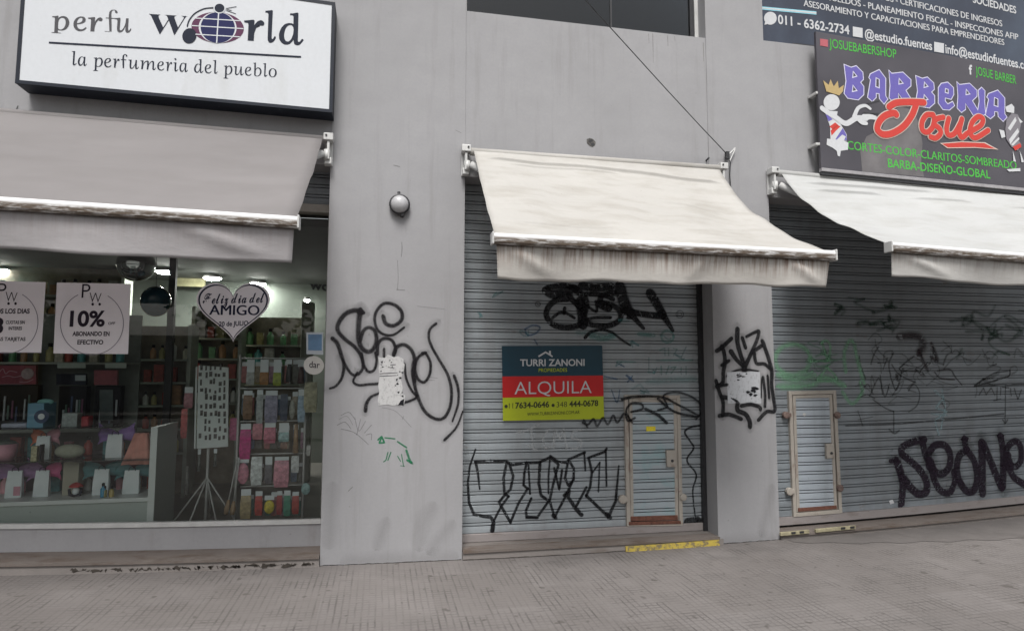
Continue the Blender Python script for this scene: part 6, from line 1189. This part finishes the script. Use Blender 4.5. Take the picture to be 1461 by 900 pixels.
for i in range(9):
    u = i/8
    for j in range(7):
        w_ = j/6-.5; v_.append((a.x+w_*(.10+.14*u)-.03*u, YB1-.1+.025*math.sin(w_*16), at(207, 616+44*u, YB1).z))
mb.add(v_, [(i*7+j, (i+1)*7+j, (i+1)*7+j+1, i*7+j+1) for i in range(8) for j in range(6)]); o = mb.build('hanging_cloth', coral, None, smooth=True); tag(o, 'coral cloth draped beside the white cabinet panel', 'cloth'); o.modifiers.new('thickness', 'SOLIDIFY').thickness = .004

# ------------------------------------------------------------------ cosmetics gondola behind the cabinet
YD = 1.25
gd = thing('shelf_unit', 'dark gondola of make-up displays behind the gift bag cabinet', 'shelf unit', (-2.9, YD+.2, .2))
gshelf = plain('dull_shelf_board', (.36,.39,.34,1), .5, .15, 9)
zg = at(90, 516.5, YD).z; zl = at(90, 612, YD).z; xa, xb = at(-70, 516, YD).x, at(181, 516, YD).x
mb = MB(); mb.box(xa, xb, YD, YD+.35, zg-.02, zg); mb.build('shelf', gshelf, gd); mb = MB(); mb.box(xa, xb, YD, YD+.35, zl-.03, zl); mb.build('shelf', gshelf, gd)
mb = MB(); mb.box(xa, xb, YD+.351, YD+.37, .2, zg+.5); mb.build('back_panel', plain('gondola_back', (.20,.22,.20,1), .7, .25, 6), gd)
for (x0, x1) in ((82, 122), (150, 180)):
    mb = MB(); mb.slab(px_poly([(x0, 518), (x1, 518), (x1, 525), (x0, 525)], YD-.005), YD-.008, YD-.002); mb.build('price_strip', plain('pale_strip', (.50,.58,.53,1), .5, .1, 8), gd)
def display(lab, x0, y0, x1, y1, hx0, hy0, hx1, hy1, hm, body, tubes, tint):
    a, b_ = at(x0, y1, YD+.04), at(x1, y0, YD+.04); t = thing('cosmetics_display', lab, 'cosmetics display', ((a.x+b_.x)/2, YD+.08, zl), 'make-up displays')
    mb = MB(); mb.box(a.x, b_.x, YD+.07, YD+.17, zl+.001, b_.z); mb.build('case', body, t, bev=.004)
    mb = MB(); mb.slab(px_poly([(hx0, hy0), (hx1, hy0), (hx1, hy1), (hx0, hy1)], YD+.02), YD+.02, YD+.06); mb.build('header', hm, t)
    rr = random.Random(x0)
    for k in range(tubes):
        x = a.x+.03+(b_.x-a.x-.06)*k/(tubes-1); z = zl+.03+rr.uniform(0, .12); h = rr.uniform(.10, .24)
        mb = MB(); mb.tube([(x, YD+.06, z), (x, YD+.06, z+h)], .009, 8); mb.build('make_up_tube', tint[k % len(tint)], t)
    return t
tint = [M['ink_black'], col('silver_tube', (.33,.35,.37,1), .3), col('green_tube', (.08,.13,.11,1), .4), col('plum_tube', (.14,.05,.10,1), .4), col('navy_tube', (.04,.06,.12,1), .4)]
redh = plain('red_header', (.26,.035,.06,1), .5, .35, 9)
d1 = display('black make-up display with a wide red header at the far left', -38, 549, 52, 606, -22, 521, 51, 548, redh, M['ink_black'], 14, tint)
mb = MB(); a = at(39, 533, YD+.018); mb.lathe([(.055, 0), (.05, .004), (.02, .005)], (a.x, YD+.0195, a.z), 'y', 20); mb.build('flower_badge', plain('pale_badge', (.40,.30,.32,1), .5, .3, 30), d1)
mb = MB(); ribbon(mb, px_poly([(-2, 532), (4, 526), (8, 533), (14, 529), (24, 531)], YD+.02), .008, lambda x, z: YD+.0185, .01); ribbon(mb, px_poly([(3, 538), (12, 536), (20, 538), (30, 536)], YD+.02), .008, lambda x, z: YD+.0185, .01); ribbon(mb, px_poly([(28, 545), (38, 545), (47, 541)], YD+.02), .007, lambda x, z: YD+.0185, .01); mb.build('scroll_print', plain('pale_pink_print', (.45,.22,.26,1), .5, .1, 9), d1)
d2 = display('black make-up display with a navy header and white card', 79, 551, 122, 606, 80, 533, 122, 549, M['ink_navy'], M['ink_black'], 9, tint)
mb = MB(); mb.slab(px_poly([(107, 535), (122, 535), (122, 543), (107, 543)], YD+.016), YD+.014, YD+.0185); mb.build('white_card', plain('white_card', (.40,.46,.48,1), .5, .1, 20), d2)
d3 = display('tall black make-up display with a glassy front and pinkish header', 131, 550, 171, 608, 134, 528, 167, 549, plain('pink_header', (.30,.06,.08,1), .5, .4, 9), M['ink_black'], 7, tint)
mb = MB(); mb.slab(px_poly([(142, 556), (161, 556), (161, 600), (142, 600)], YD+.045), YD+.043, YD+.05); mb.build('front_glass', plain('dim_glass', (.10,.12,.12,1), .2, .3, 9), d3)

# ------------------------------------------------------------------ merchandise on shelves deeper in the shop (copies)
cols = [('dark red', (.34,.06,.045)), ('brown', (.36,.20,.10)), ('olive', (.34,.32,.14)), ('green', (.12,.30,.15)), ('grey', (.45,.46,.44)), ('cream', (.58,.55,.44)), ('pink', (.55,.27,.31)), ('teal', (.08,.28,.30))]
def proto_bottle(c, nme):
    r = thing('bottle', 'small %s bottle in a row on a dim shelf inside the shop' % nme, 'bottle', (0, 0, 0), 'bottles on the inner shop shelves'); mt = col(nme.replace(' ', '_')+'_bottle', c+(1,), .35)
    mb = MB(); mb.lathe([(.035, 0), (.038, .01), (.038, .11), (.016, .135), (.016, .15)], (0, 0, 0), 'z', 10); mb.build('flask', mt, r, smooth=True)
    mb = MB(); mb.lathe([(.02, .15), (.02, .185), (.004, .188)], (0, 0, 0), 'z', 10); mb.build('cap', M['ink_black'], r); return r
def proto_box(c, nme):
    mb = MB(); mb.box(-.045, .045, -.03, .03, 0, .17); o = mb.build('product_box', plain(nme.replace(' ', '_')+'_box', c+(1,), .5, .45, 26), None, bev=.002, loc=(0, 0, 0)); return tag(o, 'small %s product box in a row on a dim shelf inside the shop' % nme, 'product box', 'product boxes on the inner shop shelves')
protos = [(proto_bottle(c, n_), proto_box(c, n_)) for n_, c in cols]
used = set()
def place(i, kind, loc, s_):
    o = protos[i][kind]
    if (i, kind) in used: o = dup(o, loc, scale=(s_, s_, s_))
    else: used.add((i, kind)); o.location = loc; o.scale = (s_, s_, s_)
rnd = random.Random(11)
def gondola(lab, x0, x1, Y, rows, picks, extra=.0, back=True):
    Xa, Xb = at(x0, 540, Y).x, at(x1, 540, Y).x
    t = thing('shelf_unit', lab, 'shelf unit', ((Xa+Xb)/2, Y+.15, .2))
    zz = [at((x0+x1)/2, y, Y).z for y in rows]
    for z in zz:
        mb = MB(); mb.box(Xa, Xb, Y, Y+.3, z-.022, z); mb.build('shelf', gshelf, t)
        x = Xa+.06
        while x < Xb-.06:
            i = rnd.choice(picks); s_ = rnd.uniform(.8, 1.35)
            if rnd.random() < .93: place(i, int(rnd.random() < .5), (x, Y+rnd.uniform(.06, .14), z+.0005), s_)
            x += .1*s_+rnd.uniform(.005, .05)
    mb = MB(); mb.box(Xa, Xb, Y+.301, Y+.32, .2, max(zz)+.4); mb.build('back_panel', plain('shelf_back', (.30,.27,.22,1), .8, .35, 5), t)
    for x in (Xa, Xb):
        mb = MB(); mb.box(x-.02, x+.02, Y+.0, Y+.3, .2, max(zz)+.4); mb.build('upright', gshelf, t)
    return t
gondola('brown backed shelves of small bottles between the posters and the heart sign', 180, 268, 2.3, [512, 545, 578, 612, 646], [0, 1, 2, 4, 5, 0])
gondola('shelves of green and red goods beneath the heart sign', 272, 340, 2.9, [482, 511, 540, 575, 610], [0, 0, 1, 3, 2, 4])
gondola('low shelves of green boxes behind the hanging rack', 345, 432, 3.4, [492, 520, 548], [3, 3, 2, 4, 7])
gondola('far left shelves of boxes behind the white posters', -60, 168, 3.6, [420, 455, 490], [1, 2, 4, 5, 7])
# small goods crowded behind the gift bags and along the gondola
for z, xl_, xr_, y_ in ((zp, at(-40, 700, YC+.4).x, xin-.06, Y2-.09), (z1, at(-40, 700, YC+.4).x, xin-.06, Y2-.10)):
    x = xl_
    while x < xr_:
        place(rnd.choice([0, 6, 6, 7, 4, 1]), int(rnd.random() < .5), (x, y_+rnd.uniform(-.02, .02), z+.0005), rnd.uniform(.7, 1.1)); x += rnd.uniform(.10, .17)
x = xa+.1
while x < xb-.06:
    place(rnd.choice([0, 1, 2, 3, 5, 7]), int(rnd.random() < .6), (x, YD+rnd.uniform(.08, .2), zg+.0005), rnd.uniform(.7, 1.1)); x += rnd.uniform(.09, .14)
for i in range(len(protos)):
    for k in (0, 1):
        if (i, k) not in used:
            for ch in list(protos[i][k].children): bpy.data.objects.remove(ch)
            bpy.data.objects.remove(protos[i][k])
mb = MB(); a = at(243, 450, 2.1); mb.box(a.x-.035, a.x+.035, 2.1, 2.17, .2, 3.05); tag(mb.build('post', M['dark_metal'], None), 'thin black post from floor to ceiling inside the shop', 'post')
a, b_ = at(430, 500, 3.2), at(448, 432, 3.2); mb = MB(); mb.box(a.x, b_.x, 3.1, 3.35, .2, b_.z); tag(mb.build('pillar', plain('pale_pillar', (.33,.34,.29,1), .7, .1, 4), None, bev=.006), 'pale square pillar behind the window stickers', 'pillar')
# olive boxes at the back top, coloured as street reflections in the glass
for k, (x0, x1, y0, y1) in enumerate(((95, 160, 374, 396), (246, 292, 392, 408))):
    a, b_ = at(x0, y1, 4.6), at(x1, y0, 4.6); mb = MB(); mb.box(a.x, b_.x, 4.6, 4.66, a.z, b_.z); tag(mb.build('reflection_patch', plain('olive_reflection', (.40,.38,.22,1), .6, .5, 5), None), ('wide olive patch painted as a street reflection, high behind the posters', 'narrow olive patch painted as a street reflection, high left of the heart')[k], 'reflection patch')

# lit ceiling lamps
lampm = bpy.data.materials.new('lit_lamp'); lampm.use_nodes = True; nn = lampm.node_tree.nodes['Principled BSDF']; nn.inputs['Emission Color'].default_value = (1, .98, .93, 1); nn.inputs['Emission Strength'].default_value = 110; nn.inputs['Base Color'].default_value = (.8,.8,.8,1)
lab_l = ('lit ceiling lamp just left of the heart sign top', 'lit ceiling lamp over the heart sign top left', 'lit ceiling lamp over the heart sign top right', 'lit ceiling lamp at the far left behind the poster', 'small lit ceiling lamp deep beside the pale pillar')
for k, (x, y) in enumerate(((236, 388), (303, 397), (368, 405), (5, 386), (438, 428))):
    z = 3.0; D = ray(x, y); t_ = (z-EYE.z)/D.z; p = EYE+D*t_
    if p.y > 4.7: t_ = (4.6-EYE.y)/D.y; p = EYE+D*t_
    l_ = thing('ceiling_lamp', lab_l[k], 'ceiling lamp', (p.x, p.y, p.z), 'lamps in the perfume shop ceiling')
    r = .13 if k < 4 else .05
    mb = MB(); mb.lathe([(r, 0), (r, .02), (r*.8, .045)], (p.x, p.y, p.z), 'z', 20); mb.build('housing', M['white_metal'], l_)
    mb = MB(); mb.lathe([(r*.3, -.03), (r*.7, -.022), (r*.93, -.001)], (p.x, p.y, p.z), 'z', 20); mb.build('diffuser', lampm, l_, smooth=True)
# balloons
silver = bpy.data.materials.new('silver_foil'); silver.use_nodes = True; q = silver.node_tree.nodes['Principled BSDF']; q.inputs['Metallic'].default_value = 1; q.inputs['Roughness'].default_value = .08; q.inputs['Base Color'].default_value = (.6,.62,.62,1)
a = at(194, 378, 1.5); bl_ = thing('balloon', 'shiny silver balloon hanging under the awning edge inside the shop', 'balloon', a); mb = MB(); mb.ball(a, .185, 28, (1, 1, .95)); mb.build('skin', silver, bl_, smooth=True); mb = MB(); mb.tube([(a.x, a.y, a.z+.17), (a.x+.01, a.y, 3.05)], .003, 5); mb.build('string', M['dark_metal'], bl_)
a = at(222, 430, 1.35); bl_ = thing('balloon', 'dark teal balloon hanging between the 10% poster and the heart', 'balloon', a); mb = MB(); mb.ball(a, .145, 28, (1, 1, 1.08)); mb.build('skin', plain('teal_balloon', (.01,.055,.085,1), .12, .05, 3), bl_, smooth=True); mb = MB(); mb.tube([(a.x, a.y, a.z+.14), (a.x-.02, a.y, 3.05)], .003, 5); mb.build('string', M['dark_metal'], bl_)

# ------------------------------------------------------------------ earring stand
YR_ = .95
es_ = thing('earring_stand', 'white revolving board stand hung with earrings on a thin tripod', 'display stand', (at(297, 740, YR_).x, YR_, .2))
A, B = at(279, 641, YR_), at(326, 521, YR_); wb = plain('white_pegboard', (.70,.75,.74,1), .5, .06, 20)
mb = MB(); mb.slab(px_poly([(283, 521), (326, 524), (325, 637), (280, 640)], YR_), YR_, YR_+.02); mb.build('board', wb, es_, bev=.002)
mb = MB(); a1, a2 = at(281.5, 523, YR_), at(279, 640, YR_); mb.add([(a1.x, YR_-.001, a1.z), (a2.x, YR_-.001, a2.z), (a2.x-.05, YR_+.2, a2.z+.01), (a1.x-.05, YR_+.2, a1.z-.01)], [(0, 1, 2, 3)]); o = mb.build('side_board', wb, es_); o.modifiers.new('thickness', 'SOLIDIFY').thickness = .015
c_ = at(297, 640, YR_+.06); zf = .2
mb = MB(); mb.tube([(c_.x, YR_+.06, zf+.02), (c_.x, YR_+.06, c_.z)], .013, 10); mb.build('pole', M['white_metal'], es_, smooth=True)
for ang in (200, 250, 300, 345, 90):
    mb = MB(); mb.tube([(c_.x, YR_+.06, zf+.42), (c_.x+.30*math.cos(R(ang)), YR_+.06+.22*math.sin(R(ang)), zf+.004)], .008, 8); mb.build('leg', M['white_metal'], es_, smooth=True)
ec = MB(); ec.box(-.011, .011, -.004, 0, -.05, 0); ep = ec.build('earring_card', plain('earring_card', (.10,.095,.09,1), .3, .8, 70), None, loc=(0, 0, -.05)); tag(ep, 'tiny dark earring card pinned on the white stand board', 'earring card', 'earring cards on the white board')
first = True; rr = random.Random(5)
for r_i in range(10):
    for c_i in range(6):
        if rr.random() < .14: continue
        p = at(286.5+c_i*6.7+rr.uniform(-1.4, 1.4), 527+r_i*11+rr.uniform(-1.5, 1.5), YR_-.003)
        if first: ep.location = p; first = False
        else: dup(ep, p, scale=(rr.uniform(.7, 1.3), 1, rr.uniform(.6, 1.15)))
def pack(lab, x0, y0, x1, y1, Y, c, header=True, card=.28, shape='bag', cat='pack', grp='packs hanging in the shop window'):
    a, b_ = at(x0, y1, Y), at(x1, y0, Y); W, H = b_.x-a.x, b_.z-a.z; cx = (a.x+b_.x)/2
    t = thing('hanging_pack', lab, cat, (cx, Y, a.z), grp); hz = a.z+H*(1-card) if header else b_.z
    mt = plain('pack_'+str(len(bpy.data.materials)), tuple(min(.8, q*1.4) for q in c)+(1,), .45, .45, 30)
    mb = MB()
    if shape == 'round': mb.ball((cx, Y, (a.z+hz)/2), min(W, hz-a.z)/2, 14, (W/min(W, hz-a.z), .35, (hz-a.z)/min(W, hz-a.z)))
    elif shape == 'stick': mb.tube([(cx, Y, a.z), (cx, Y, a.z+(hz-a.z)*.5), (cx, Y, hz)], [W*.5, W*.42, W*.3], 8)
    else:
        v_ = []; D = min(W*.16, .03)
        for z, s_, d_ in ((a.z, .86, .3), (a.z+(hz-a.z)*.25, 1, 1), (a.z+(hz-a.z)*.75, .97, .9), (hz, .9, .15)):
            v_ += [(cx-W/2*s_, Y-D*d_, z), (cx+W/2*s_, Y-D*d_, z), (cx+W/2*s_, Y+D*d_, z), (cx-W/2*s_, Y+D*d_, z)]
        mb.add(v_, [(4*i+k, 4*i+(k+1) % 4, 4*i+4+(k+1) % 4, 4*i+4+k) for i in range(3) for k in range(4)]+[(3, 2, 1, 0), (12, 13, 14, 15)])
    mb.build('contents', mt, t, smooth=(shape != 'bag'))
    if header: mb = MB(); mb.box(cx-W*.46, cx+W*.46, Y-.004, Y+.002, hz+.0005, b_.z); mb.build('header_card', bag_white, t)
    return t
pack('coral pouch hanging at the left of the earring board', 257, 583, 268, 625, YR_+.1, (.42,.10,.10), False)
pack('dusty pink ribbon pack left of the earring board, over the coral pouch', 262, 552, 276, 582, YR_+.15, (.30,.14,.16))
pack('dark necklace hanging under the earring board beside its pole', 281, 640, 287, 672, YR_+.03, (.12,.13,.12), True, .25, 'stick')
pack('keyring hanging low at the left of the tripod', 262, 665, 271, 705, YR_+.05, (.14,.14,.13), False, 0, 'stick')
pack('dark cord pack under the right end of the earring board', 304, 640, 310, 665, YR_+.03, (.10,.11,.10), True, .25, 'stick')
pack('pink plush bag right of the earring board', 327, 596, 341, 628, YR_+.1, (.40,.10,.20), False)

# ------------------------------------------------------------------ wire rack with hanging packs
YK = .62
rk = thing('wire_rack', 'white wire rack of hanging packs in the right end of the shop window', 'display rack', (at(390, 740, YK).x, YK+.06, .2))
for xa_, ya_, yb_ in ((343, 506, 742), (437, 530, 742)):
    mb = MB(); p, q = at(xa_, ya_, YK+.05), at(xa_-1, yb_, YK+.05); mb.tube([(p.x, YK+.05, .204), (p.x, YK+.05, p.z)], .011, 8); mb.build('upright', M['white_metal'], rk, smooth=True)
for y in (511, 554, 601, 648, 694):
    p, q = at(343, y, YK+.05), at(437, y, YK+.05); mb = MB(); mb.tube([(p.x, YK+.05, p.z), (q.x, YK+.05, p.z)], .007, 8); mb.build('crossbar', M['white_metal'], rk, smooth=True)
for lab, x0, y0, x1, y1, c, hd, cd, shp in (
 ('white and black keyring card at the top left of the wire rack', 351, 513, 364, 549, (.30,.31,.30), True, .5, 'bag'),
 ('orange and brown keyring card, second in the top row of the rack', 370, 513, 384, 549, (.25,.12,.04), True, .5, 'bag'),
 ('orange and green keyring card, third in the top row of the rack', 389, 513, 402, 550, (.22,.26,.04), True, .5, 'bag'),
 ('dark pendant, fourth in the top row of the rack', 407, 513, 417, 545, (.05,.05,.05), True, .2, 'stick'),
 ('dark pendant with white tag at the right of the top row', 424, 513, 435, 547, (.08,.05,.05), True, .3, 'stick'),
 ('brown comb pack with white header in the second row of the rack', 346, 557, 361, 598, (.17,.10,.06), True, .16, 'bag'),
 ('clear narrow brush pack in the second row of the rack', 365, 556, 376, 604, (.30,.32,.32), True, .14, 'bag'),
 ('lilac grey pack with white header in the second row of the rack', 377, 557, 397, 603, (.21,.20,.27), True, .15, 'bag'),
 ('navy pack in the second row of the rack, beside the lilac one', 399, 562, 411, 600, (.045,.055,.085), False, 0, 'bag'),
 ('pale grey sponge in the second row of the rack', 412, 570, 421, 598, (.27,.27,.24), False, 0, 'round'),
 ('pale blue brush with white header at the right of the second row', 424, 555, 436, 602, (.26,.34,.42), True, .2, 'bag'),
 ('large beige cloth pack hanging at the far right by the stickers', 433, 545, 453, 588, (.34,.32,.22), False, 0, 'bag'),
 ('magenta pouch with white header on the left upright of the rack', 341, 604, 359, 655, (.38,.02,.15), True, .16, 'bag'),
 ('pink pack at the left of the third row of the rack', 360, 604, 375, 627, (.40,.15,.18), False, 0, 'bag'),
 ('pink pack with white header in the middle of the third row', 376, 603, 394, 632, (.42,.13,.18), True, .22, 'bag'),
 ('white and teal card pack in the third row of the rack', 397, 603, 413, 630, (.30,.42,.42), True, .5, 'bag'),
 ('small brown pack below the teal card pack', 400, 631, 410, 640, (.20,.12,.09), False, 0, 'bag'),
 ('tan wooden brush at the right of the third row', 417, 605, 427, 646, (.30,.20,.12), False, 0, 'stick'),
 ('pink round puff at the left of the fourth row of the rack', 337, 652, 356, 691, (.45,.18,.24), True, .2, 'round'),
 ('tall white card with barcode in the fourth row of the rack', 357, 651, 375, 692, (.47,.49,.49), False, 0, 'bag'),
 ('dark hair net pack in the fourth row of the rack', 377, 651, 389, 690, (.09,.085,.095), True, .3, 'bag'),
 ('pink shower cap bag in the middle of the fourth row', 390, 651, 413, 695, (.46,.20,.25), True, .12, 'bag'),
 ('small white card pack at the right of the fourth row', 415, 650, 427, 674, (.44,.45,.45), False, 0, 'bag'),
 ('tan sponge pack at the left of the bottom row', 342, 697, 359, 740, (.30,.23,.12), True, .22, 'bag'),
 ('red clip pack in the bottom row of the rack', 363, 700, 375, 735, (.36,.04,.03), True, .2, 'bag'),
 ('yellow round sponge in the bottom row of the rack', 376, 706, 392, 733, (.52,.42,.04), True, .25, 'round'),
 ('dark red clip pack beside the yellow sponge', 394, 700, 403, 734, (.27,.03,.03), True, .18, 'bag'),
 ('green clip pack in the bottom row of the rack', 404, 699, 415, 736, (.04,.20,.13), True, .2, 'bag'),
 ('red clip pack at the right end of the bottom row', 416, 701, 427, 733, (.32,.04,.03), True, .18, 'bag'),
 ('pale teal bath puff hanging low at the right of the rack', 429, 688, 443, 706, (.24,.36,.36), False, 0, 'round'),
 ('white tag pack hanging on the right upright of the rack', 437, 635, 443, 650, (.40,.40,.38), False, 0, 'bag'),
): pack(lab, x0, y0, x1, y1, YK, c, hd, cd, shp)
bk_ = [pack('narrow pack tucked behind the front packs on the wire rack', 350, 560, 359, 590, YK+.13, c_, True, .2) for c_ in ((.30,.12,.12), (.12,.16,.22), (.30,.26,.20), (.10,.10,.09), (.32,.20,.26), (.10,.22,.20))]
for b in bk_: b['group'] = 'packs tucked behind on the wire rack'
n_b = 0
for y_ in (546, 592, 640, 687, 735):
    x_ = 348
    while x_ < 434:
        p = at(x_, y_, YK+.13); b = bk_[rnd.randrange(6)] if n_b >= 6 else bk_[n_b]
        if n_b < 6: b.location = p
        else: dup(b, p, scale=(rnd.uniform(.8, 1.2), 1, rnd.uniform(.8, 1.15)))
        n_b += 1; x_ += rnd.uniform(9, 13)
for k, (p, q) in enumerate((((339, 652), (322, 733)), ((341, 656), (331, 734)))):
    a, b_ = at(*p, YK-.05), at(*q, YK-.05); r = thing('bath_brush', ('long wooden bath brush leaning outermost at the left of the rack', 'long wooden bath brush leaning against the left upright of the rack')[k], 'brush', b_, 'bath brushes')
    mb = MB(); mb.tube([a, a.lerp(b_, .75)], .007, 8); mb.build('handle', M['white_metal'], r, smooth=True)
    mb = MB(); mb.tube([a.lerp(b_, .75), a.lerp(b_, .9), b_], [.012, .024, .018], 10); mb.build('head', plain('light_wood', (.36,.24,.14,1), .6, .2, 20, stretch=(6, 6, 1)), r, smooth=True)
# ------------------------------------------------------------------ the other side of the street (seen only as reflections and as what hems in the daylight)
mb = MB(); mb.box(-60, 60, -30, -20.5, -.19, -.05); o = mb.build('far_sidewalk', M['concrete'], None, loc=(0, -25, 0)); o['kind'] = 'structure'
fac = [('pale_render', (.36,.34,.31,1)), ('ochre_render', (.34,.27,.17,1)), ('grey_render', (.27,.27,.28,1)), ('brick_render', (.25,.14,.10,1))]
labs = ['pale rendered house across the street', 'ochre house across the street', 'grey block across the street', 'brick coloured house across the street', 'wide pale house across the street', 'low ochre shop across the street']
xx = -34
for k, (w_, h, f) in enumerate(((11, 3.0, 0), (9, 3.3, 1), (13, 2.9, 2), (10, 3.0, 3), (12, 3.4, 0), (13, 2.9, 1))):
    t = thing('house', labs[k], 'house', (xx+w_/2, -24, -.05)); mt = plain(fac[f][0], fac[f][1], .85, .2, 2)
    mb = MB(); mb.box(xx, xx+w_-.05, -30, -24, -.05, h); mb.build('wall', mt, t)
    mb = MB(); mb.box(xx-.1, xx+w_+.05, -30.1, -23.85, h+.001, h+.25); mb.build('cornice', M['concrete'], t)
    for i in range(int(w_//3)):
        for z in (1.0, 4.2):
            if z+2 < h:
                mb = MB(); mb.box(xx+.8+i*3, xx+2.3+i*3, -23.995, -23.93, z, z+1.9); wo = mb.build('window', M['white_metal'], t)
                mb = MB(); mb.box(xx+.9+i*3, xx+2.2+i*3, -23.925, -23.91, z+.1, z+1.8); mb.build('pane', M['ink_navy'], wo)
    xx += w_
leafm = plain('street_tree_foliage', (.055,.085,.03,1), .7, .4, 3)
barkm = plain('street_tree_bark', (.13,.10,.075,1), .9, .3, 8, bump=.4)
def tree(x, y, h, seed, lab):
    rr = random.Random(seed); t = thing('street_tree', lab, 'tree', (x, y, -.05), 'trees across the street')
    mb = MB(); mb.tube([(x, y, -.05), (x+.1, y, h*.25), (x, y+.1, h*.5)], [.22, .17, .11], 8)
    for k in range(6):
        a = k*1.1+rr.random(); mb.tube([(x, y+.05, h*(.32+.03*k)), (x+math.cos(a)*1.2, y+math.sin(a)*1.2, h*(.55+.04*k)), (x+math.cos(a)*2.0, y+math.sin(a)*2.0, h*(.7+.03*k))], [.09, .06, .03], 6)
    mb.build('trunk', barkm, t, smooth=True)
    mb = MB(); cl = [(x+rr.gauss(0, 1.3), y+rr.gauss(0, 1.3), h*.7+rr.gauss(0, h*.12), rr.uniform(.6, 1.2)) for _ in range(20)]
    for c in cl:
        for _ in range(45):
            d = Vector((rr.gauss(0, 1), rr.gauss(0, 1), rr.gauss(0, 1))).normalized()*c[3]*rr.random()**.4; p = Vector(c[:3])+d
            u = Vector((rr.gauss(0, 1), rr.gauss(0, 1), rr.gauss(0, 1))).normalized()*.17; v = u.orthogonal().normalized()*.12
            mb.add([p-u, p+v, p+u, p-v], [(0, 1, 2, 3)])
    mb.build('crown', leafm, t)
for k, (x, h) in enumerate(((-19, 6.0), (-12, 5.4), (-5.2, 5.4), (6.6, 5.2), (13, 6.1), (19, 5.5))):
    tree(x, -21.6+.4*math.sin(k*2), h, 20+k, ('leafy street tree opposite, far left', 'shorter street tree opposite, second from left', 'leafy street tree opposite the perfume shop', 'leafy street tree opposite the barber sign', 'leafy street tree opposite, second from right', 'leafy street tree opposite, far right')[k])
